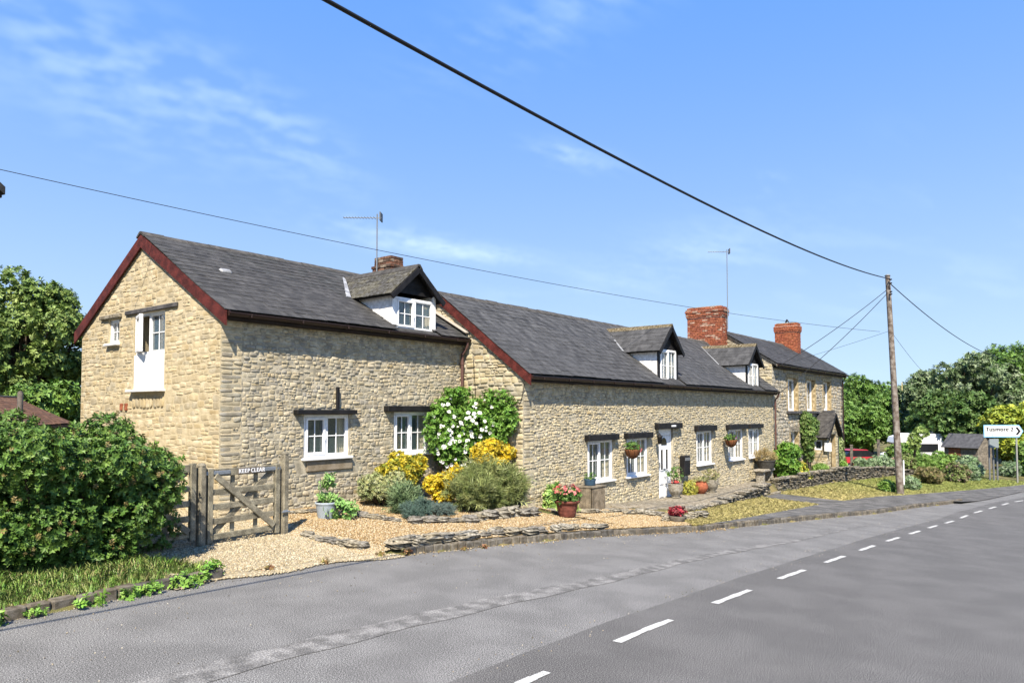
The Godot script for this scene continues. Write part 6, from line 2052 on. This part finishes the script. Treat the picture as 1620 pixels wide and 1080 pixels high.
	shrub("wall_climber", "dark green climber on the far house beside the porch", Vector3(26.95, -1.2, 2.0), [[Vector3(0, 1.9, 0), Vector3(0.42, 0.7, 0.25)], [Vector3(0.1, 1.1, 0), Vector3(0.25, 0.5, 0.2)], [Vector3(-0.1, 2.5, -0.05), Vector3(0.3, 0.35, 0.2)], [Vector3(0.4, 2.2, 0.1), Vector3(0.35, 0.4, 0.25)]], 1300, leaf_broad, 0.11, 0.18, [Color(0.07, 0.14, 0.03), Color(0.11, 0.19, 0.04), Color(0.17, 0.23, 0.07)], 834)
	shrub("ivy", "pale green ivy on the corner of the far house", Vector3(32.6, -1.4, 1.95), [[Vector3(0, 0.9, 0), Vector3(0.4, 0.95, 0.12)]], 900, leaf_broad, 0.12, 0.18, [Color(0.2, 0.27, 0.1), Color(0.26, 0.32, 0.14)], 835)
	var rows := [[27.9, 2.25, 0.35, "leafy border plants at the foot of the stone porch", 0], [31.0, 2.35, 0.4, "low green border plants right of the stone porch", 0], [34.6, 2.55, 0.55, "green border plants by the far house's corner", 1], [36.2, 2.8, 0.6, "grey green border plants beside the fence post", 1], [38.0, 3.0, 0.75, "blue green leafy plants in front of the motorhome", 1], [39.6, 3.6, 0.9, "purple flowering shrub in front of the motorhome", 2], [41.2, 4.4, 0.9, "green border shrub in front of the motorhome's rear", 0], [43.5, 5.2, 1.15, "dense green shrub in front of the timber shed", 0], [34.8, 5.7, 0.75, "brownish rounded shrub on the verge past the pole", 3], [38.0, 6.4, 0.8, "tangled green and pink shrub on the verge", 2], [40.2, 6.7, 0.85, "silvery tall plants on the verge near the sign posts", 1], [43.0, 6.5, 1.0, "silvery green plants behind the grey sign posts", 1], [46.5, 8.2, 0.8, "silvery plants right of the grey sign posts", 1], [27.0, 5.2, 0.35, "weedy clump left of the pole's foot", 0], [29.5, 5.6, 0.4, "weedy clump right of the pole's foot", 1]]
	var pal := [[Color(0.11, 0.22, 0.035), Color(0.16, 0.28, 0.05), Color(0.22, 0.33, 0.08)], [Color(0.18, 0.27, 0.14), Color(0.26, 0.33, 0.2), Color(0.13, 0.22, 0.08)], [Color(0.14, 0.2, 0.05), Color(0.22, 0.14, 0.12), Color(0.2, 0.26, 0.08)], [Color(0.2, 0.19, 0.07), Color(0.26, 0.2, 0.1), Color(0.15, 0.17, 0.05)]]
	for k in rows.size():
		var q: Array = rows[k]
		var s: float = q[2]
		shrub("border_shrub", q[3], Vector3(q[0], land_y(q[0], q[1]) - 0.02, q[1]), lobes_in(Vector3(0, s * 0.55, 0), Vector3(s * 1.2, s * 0.6, s * 0.6), 9, 0.35, 0.55, 840 + k), 1300, leaf_broad if k % 2 else leaf_small, 0.14, 0.24, pal[q[4]], 860 + k)

func tree(label: String, at: Vector3, h: float, crown: Array, n: int, s0: float, s1: float, cols: Array, sd: int, mesh: Mesh = null, shell := 0.5) -> void:
	var t := thing("broadleaf_tree", label, "tree", at)
	var r := RandomNumberGenerator.new()
	r.seed = sd
	var b := MB.new()
	var th := h * 0.03
	var fork := Vector3(0, h * 0.4, 0)
	b.tube([Vector3(0, -0.3, 0), Vector3(0.02 * h, h * 0.2, 0), fork, Vector3(0, h * 0.7, 0.02 * h)], [th * 1.3, th, th * 0.8, th * 0.3], 9)
	for l in crown:
		var c: Vector3 = l[0]
		var p0 := Vector3(0, r.randf_range(h * 0.2, h * 0.45), 0)
		b.tube([p0, p0.lerp(c, 0.5) + any_dir(r) * h * 0.03, c], [th * 0.5, th * 0.3, th * 0.08], 6)
	part("trunk", b, M.bark, t)
	foliage(t, "crown", crown, n, mesh if mesh else leaf_broad, s0, s1, cols, sd, shell, 0.3)

func trees() -> void:
	var mid := [Color(0.07, 0.15, 0.025), Color(0.105, 0.20, 0.035), Color(0.14, 0.24, 0.05)]
	var dark := [Color(0.055, 0.115, 0.025), Color(0.08, 0.15, 0.035), Color(0.11, 0.17, 0.05)]
	var grey_green := [Color(0.10, 0.16, 0.06), Color(0.15, 0.21, 0.10), Color(0.21, 0.26, 0.15), Color(0.07, 0.12, 0.035)]
	var lime := [Color(0.27, 0.33, 0.035), Color(0.33, 0.36, 0.04), Color(0.2, 0.28, 0.04)]
	tree("spreading green tree rising left of the gabled cottage", Vector3(4.6, 0.0, -23.0), 8.0, lobes_in(Vector3(0, 4.3, 0), Vector3(3.3, 3.8, 3.0), 70, 0.13, 0.25, 901, -0.9), 9000, 0.2, 0.36, [Color(0.12, 0.19, 0.04), Color(0.17, 0.25, 0.06), Color(0.09, 0.15, 0.03), Color(0.24, 0.31, 0.09)], 902)
	tree("copper leaved tree at the left edge behind the outbuilding", Vector3(2.6, 0.0, -28.0), 5.5, lobes_in(Vector3(0, 3.4, 0), Vector3(2.2, 2.0, 2.0), 14, 0.3, 0.42, 903), 3200, 0.22, 0.36, [Color(0.16, 0.08, 0.04), Color(0.12, 0.09, 0.04), Color(0.1, 0.15, 0.04)], 904)
	tree("dark low tree at the left edge beside the pale post", Vector3(-0.6, -0.1, -15.0), 2.6, lobes_in(Vector3(0, 1.4, 0), Vector3(1.5, 1.1, 1.3), 12, 0.35, 0.5, 905), 2600, 0.14, 0.24, dark, 906)
	var at := func(x: float, z: float): return Vector3(x, land_y(x, z) - 0.2, z)
	var spots := [
		[75.5, -5.4, 8.2, 5.0, mid, "green tree seen just right of the far house"],
		[84.0, -9.0, 9.0, 5.0, dark, "tall dark tree furthest behind the far house corner"],
		[72.4, -0.6, 7.3, 4.2, mid, "green tree seen just right of the pole"],
		[66.0, 1.6, 8.2, 3.4, grey_green, "narrow grey green tree behind the motorhome"],
		[62.2, 5.3, 9.6, 4.4, grey_green, "large silvery green tree above the timber shed"],
		[66.4, 8.2, 10.9, 5.2, mid, "tallest green tree at the right edge of the picture"],
		[57.9, 4.0, 6.2, 3.4, dark, "dark green tree right behind the motorhome and shed"],
		[61.0, -3.6, 5.2, 3.2, mid, "low green tree behind the red car"],
		[54.5, 8.4, 4.9, 3.0, lime, "yellow green tree behind the direction sign"],
		[70.0, 12.5, 9.0, 4.6, lime, "lime green tree beyond the right edge of the road"]]
	for k in spots.size():
		var q: Array = spots[k]
		var h: float = q[2]
		var w: float = q[3]
		tree(q[5], at.call(q[0], q[1]), h, lobes_in(Vector3(0, h * 0.56, 0), Vector3(w, h * 0.44, w), 56, 0.15, 0.28, 920 + k, -0.9), 6500, 0.28, 0.5, q[4], 940 + k)
	for q in [[3.9, -17.6, 2.6, 3.2, "dark green hedge behind the brown tiled outbuilding"], [49.5, 9.4, 1.9, 2.4, "clipped green hedge behind the direction sign"], [51.0, 1.8, 1.6, 2.6, "green hedge between the red car and the motorhome"], [46.0, -2.5, 1.5, 2.6, "green hedge behind the red car beside the far house"], [56.0, 11.5, 2.2, 3.0, "green hedge running on along the road bend"]]:
		var t := thing("hedge", q[4], "hedge", at.call(q[0], q[1]))
		foliage(t, "foliage", lobes_in(Vector3(0, q[2] * 0.55, 0), Vector3(q[3], q[2] * 0.6, 1.0), 16, 0.3, 0.45, 960 + int(q[0]), -0.9), 3600, leaf_broad, 0.2, 0.34, mid + [Color(0.18, 0.28, 0.05)], 970 + int(q[0]))
	tree("young light green tree in front of the motorhome", at.call(45.0, 3.4), 3.2, [[Vector3(0, 2.2, 0), Vector3(0.5, 0.35, 0.4)], [Vector3(0.4, 2.6, 0.3), Vector3(0.45, 0.3, 0.4)], [Vector3(-0.3, 1.9, 0), Vector3(0.35, 0.3, 0.3)]], 330, 0.14, 0.24, [Color(0.2, 0.3, 0.07), Color(0.27, 0.35, 0.1)], 990)

func vehicles() -> void:
	var v := Vector3(56.3, -2.62, 2.6)
	var t := thing("motorhome", "white motorhome parked among shrubs behind the garden wall", "motorhome", v, -1.0)
	# local x along the side that faces the road, front of the vehicle at -x
	var b := MB.new()
	b.prism([Vector2(-1.45, 0.42), Vector2(2.7, 0.42), Vector2(2.75, 2.5), Vector2(2.55, 2.62), Vector2(-1.6, 2.62), Vector2(-2.5, 2.35), Vector2(-2.62, 1.95), Vector2(-2.0, 1.75), Vector2(-1.6, 1.2)], -1.05, 1.05)
	part("body", b, M.white, t)
	b = MB.new()
	b.prism([Vector2(-1.44, 0.4), Vector2(-1.59, 1.2), Vector2(-1.99, 1.72), Vector2(-2.75, 1.18), Vector2(-3.3, 1.0), Vector2(-3.4, 0.4)], -0.95, 0.95)
	part("cab", b, M.white, t)
	for w in [[-1.0, 1.25, 1.5, 0.62, "window"], [1.65, 1.6, 0.7, 0.42, "window"]]:
		b = MB.new()
		b.box(Vector3(w[0] + w[2] * 0.5 - 0.3, w[1] + w[3] * 0.5, 1.055), Vector3(w[2], w[3], 0.03), 0.008)
		part("window", b, M.dark_glass, t)
	b = MB.new()
	b.box(Vector3(0.6, 2.7, 0), Vector3(0.9, 0.16, 0.7), 0.05)
	part("roof_vent", b, M.white, t)
	b = MB.new()
	b.box(Vector3(0.6, 1.0, 1.053), Vector3(4.0, 0.05, 0.012))
	part("trim_stripe", b, M.grey_paint, t)
	for x in [-2.5, 1.4]:
		for s in [-0.9, 0.9]:
			b = MB.new()
			b.tube([Vector3(x, 0.33, s - 0.1), Vector3(x, 0.33, s + 0.1)], [0.33], 16)
			var wh := part("wheel", b, M.tyre, t)
			b = MB.new()
			b.tube([Vector3(x, 0.33, s - 0.108), Vector3(x, 0.33, s + 0.108)], [0.19], 12)
			part("rim", b, M.steel, wh)
	# car
	t = thing("parked_car", "red car parked behind the low fence beside the far house", "car", Vector3(49.6, -2.55, -0.9), -0.75)
	b = MB.new()
	b.prism([Vector2(-2.0, 0.3), Vector2(2.0, 0.3), Vector2(2.05, 0.75), Vector2(1.85, 0.95), Vector2(0.95, 1.02), Vector2(-1.6, 1.02), Vector2(-1.98, 0.85)], -0.85, 0.85)
	var body := part("body", b, M.car_red, t)
	b = MB.new()
	b.prism([Vector2(-1.55, 1.0), Vector2(1.0, 1.0), Vector2(0.35, 1.46), Vector2(-1.1, 1.48)], -0.74, 0.74)
	part("cabin", b, M.dark_glass, t)
	b = MB.new()
	b.prism([Vector2(-1.2, 1.47), Vector2(0.36, 1.45), Vector2(0.2, 1.52), Vector2(-1.0, 1.53)], -0.7, 0.7)
	part("roof_panel", b, M.car_red, t)
	for x in [-1.25, 1.25]:
		for s in [-0.8, 0.8]:
			b = MB.new()
			b.tube([Vector3(x, 0.31, s - 0.09), Vector3(x, 0.31, s + 0.09)], [0.31], 16)
			var wh := part("wheel", b, M.tyre, t)
			b = MB.new()
			b.tube([Vector3(x, 0.31, s - 0.098), Vector3(x, 0.31, s + 0.098)], [0.19], 12)
			part("rim", b, M.steel, wh)
	for s in [-0.6, 0.6]:
		b = MB.new()
		b.box(Vector3(2.02, 0.78, s), Vector3(0.06, 0.13, 0.3), 0.02)
		part("headlight", b, M.sign_white, t)

func street() -> void:
	# pole and wires
	var base := Vector3(26.32, -1.7, 5.76)
	var topp := Vector3(26.11, 7.25, 5.49)
	var t := thing("utility_pole", "tall weathered wooden utility pole on the verge", "pole", base)
	var b := MB.new()
	b.tube([Vector3.ZERO, (topp - base) * 0.5, topp - base], [0.14, 0.115, 0.092], 14)
	part("shaft", b, M.pole, t)
	b = MB.new()
	b.tube([topp - base, topp - base + Vector3(0, 0.05, 0)], [0.125, 0.06], 12)
	part("cap", b, M.lead, t)
	for q in [7.05, 6.9, 6.55, 6.45]:
		b = MB.new()
		var p := topp - base
		b.tube([Vector3(p.x - 0.12, q + 1.7, p.z + 0.1), Vector3(p.x - 0.22, q + 1.7, p.z + 0.18)], [0.03], 8)
		part("bracket", b, M.black, t)
	plain_box(t, "notice_plate", Vector3(0.02, 4.4, 0.14), Vector3(0.1, 0.34, 0.02), tinted(M.sign_white, Color(0.55, 0.45, 0.2)), 0.003)
	plain_box(t, "cable_cover", Vector3(0.12, 0.9, 0.12), Vector3(0.05, 1.0, 0.05), M.white, 0.01)
	var wires := [
		[Vector3(-25, 5.75, 7.0), topp + Vector3(-0.15, -0.16, 0.1), 1.1, 0.021, "thick black overhead cable sweeping down to the pole from the upper left"],
		[topp + Vector3(0.1, -0.35, 0.1), Vector3(70, 6.2, 8.6), 1.2, 0.018, "black overhead cable leaving the pole to the right"],
		[Vector3(-2.75, 5.72, -2.62), Vector3(25.9, 4.95, 5.2), 0.35, 0.007, "thin wire crossing above all the roofs from the left edge"],
		[topp + Vector3(0, -0.55, 0), Vector3(23.1, 3.5, 1.97), 0.12, 0.012, "service wire from the pole to the far house eave"],
		[topp + Vector3(0, -0.7, 0), Vector3(22.95, 2.45, 2.1), 0.15, 0.012, "service wire from the pole to the long cottage's end"],
		[Vector3(26.0, 4.95, 5.5), Vector3(36.0, 3.2, -8.0), 0.2, 0.006, "faint thin wire from the pole to behind the far house"],
		[Vector3(26.2, 4.9, 5.6), Vector3(66.0, 3.6, 3.0), 0.6, 0.007, "faint thin wire from the pole towards the trees"]]
	for w in wires:
		var o := thing("overhead_wire", w[4], "wire", Vector3.ZERO)
		var pts := []
		for k in 41:
			var u := k / 40.0
			pts.append(w[0].lerp(w[1], u) - Vector3(0, 4.0 * w[2] * u * (1 - u), 0))
		b = MB.new()
		b.tube(pts, [w[3]], 6)
		part("cable", b, M.cable, o)
	# direction sign
	t = thing("direction_sign", "white pointed direction sign reading Tusmore 2 on a pale post", "sign", Vector3(41.1, -2.25, 8.9), -0.93)
	b = MB.new()
	b.tube([Vector3(0, 0, 0), Vector3(0, 3.2, 0)], [0.045], 10)
	part("post", b, tinted(M.steel, Color(0.5, 0.49, 0.44)), t)
	b = MB.new()
	b.prism([Vector2(-1.78, 2.53), Vector2(0.12, 2.53), Vector2(0.34, 2.86), Vector2(0.12, 3.2), Vector2(-1.78, 3.2)], 0.05, 0.065)
	var board := part("board", b, M.sign_blue, t)
	b = MB.new()
	b.prism([Vector2(-1.72, 2.59), Vector2(0.1, 2.59), Vector2(0.27, 2.86), Vector2(0.1, 3.14), Vector2(-1.72, 3.14)], 0.066, 0.07)
	part("face", b, M.sign_white, board)
	b = MB.new()
	b.prism([Vector2(-0.1, 2.66), Vector2(0.04, 2.66), Vector2(0.2, 2.86), Vector2(0.04, 3.07), Vector2(-0.1, 3.07), Vector2(0.06, 2.86)], 0.071, 0.075)
	part("chevron", b, M.ink, board)
	letters(board, "Tusmore 2", 0.29, M.ink, Transform3D(Basis(), Vector3(-0.93, 2.955, 0.074)))
	letters(board, "Tusmore 2", 0.29, M.ink, Transform3D(Basis(), Vector3(-0.916, 2.955, 0.0735)))
	letters(board, "(Single track road)", 0.15, tinted(M.sign_blue, Color(0.16, 0.3, 0.45)), Transform3D(Basis(), Vector3(-0.95, 2.69, 0.073)))
	t = thing("grey_sign", "back of a grey road sign on dark posts left of the direction sign", "sign", Vector3(41.6, -2.25, 7.8), -0.6)
	for x in [-0.3, 0.0, 0.28]:
		b = MB.new()
		b.tube([Vector3(x, 0, 0), Vector3(x, 2.35, 0)], [0.045], 10)
		part("post", b, M.grey_paint, t)
	b = MB.new()
	b.box(Vector3(0.0, 2.15, 0.06), Vector3(0.68, 0.5, 0.03), 0.01)
	part("board", b, tinted(M.grey_paint, Color(0.26, 0.30, 0.32)), t)
	# timber shed
	t = thing("timber_shed", "small weathered timber shed beside the motorhome", "shed", Vector3(52.6, -2.55, 5.5), -1.95)
	for k in 11:
		for e in [-1.0, 1.0]:
			plain_box(t, "plank", Vector3(0, 0.1 + 0.16 * k, e * 0.9), Vector3(2.2, 0.155, 0.03), tinted(M.wood_grey, Color(0.26, 0.22, 0.18) * (0.85 + 0.06 * (k % 4))), 0.006)
	for k in 16:
		var w := 0.9 if k < 11 else 0.9 * (1.0 - (k - 11) / 5.2)
		for e in [-1.0, 1.0]:
			plain_box(t, "plank", Vector3(e * 1.1, 0.1 + 0.16 * k, 0), Vector3(0.03, 0.155, w * 2.0), tinted(M.wood_grey, Color(0.34, 0.30, 0.25) * (0.85 + 0.06 * (k % 4))), 0.006)
	for s in [-1.0, 1.0]:
		b = MB.new()
		b.beam(Vector3(0, 2.66, 0), Vector3(0, 1.72, s * 1.12), 2.5, 0.04, 0.005, Vector3(0, 1, s).normalized())
		part("roof_slope", b, tinted(M.slate, Color(0.1, 0.1, 0.105)), t)
	b = MB.new()
	b.box(Vector3(-0.4, 1.0, 0.92), Vector3(0.8, 1.6, 0.03), 0.006)
	part("door", b, tinted(M.wood_grey, Color(0.3, 0.12, 0.06)), t)
	for q in [[37.0, 2.9, 1.75, "grey wooden fence post by the garden wall right of the far house"], [34.9, 2.0, 1.4, "wooden fence post close to the far house's corner"]]:
		t = thing("fence_post", q[3], "post", Vector3(q[0], land_y(q[0], q[1]) - 0.1, q[1]), 0.2, "garden fence posts")
		b = MB.new()
		b.box(Vector3(0, q[2] * 0.5, 0), Vector3(0.14, q[2], 0.14), 0.02)
		part("shaft", b, M.wood_grey, t)
		b = MB.new()
		b.box(Vector3(0, q[2] + 0.03, 0), Vector3(0.17, 0.05, 0.17), 0.015)
		part("cap", b, M.wood_grey, t)

func build_all() -> void:
	cottage()
	long_cottage()
	far_house()
	side_buildings()
	stonework()
	gates()
	plants()
	trees()
	pots()
	street()
	vehicles()
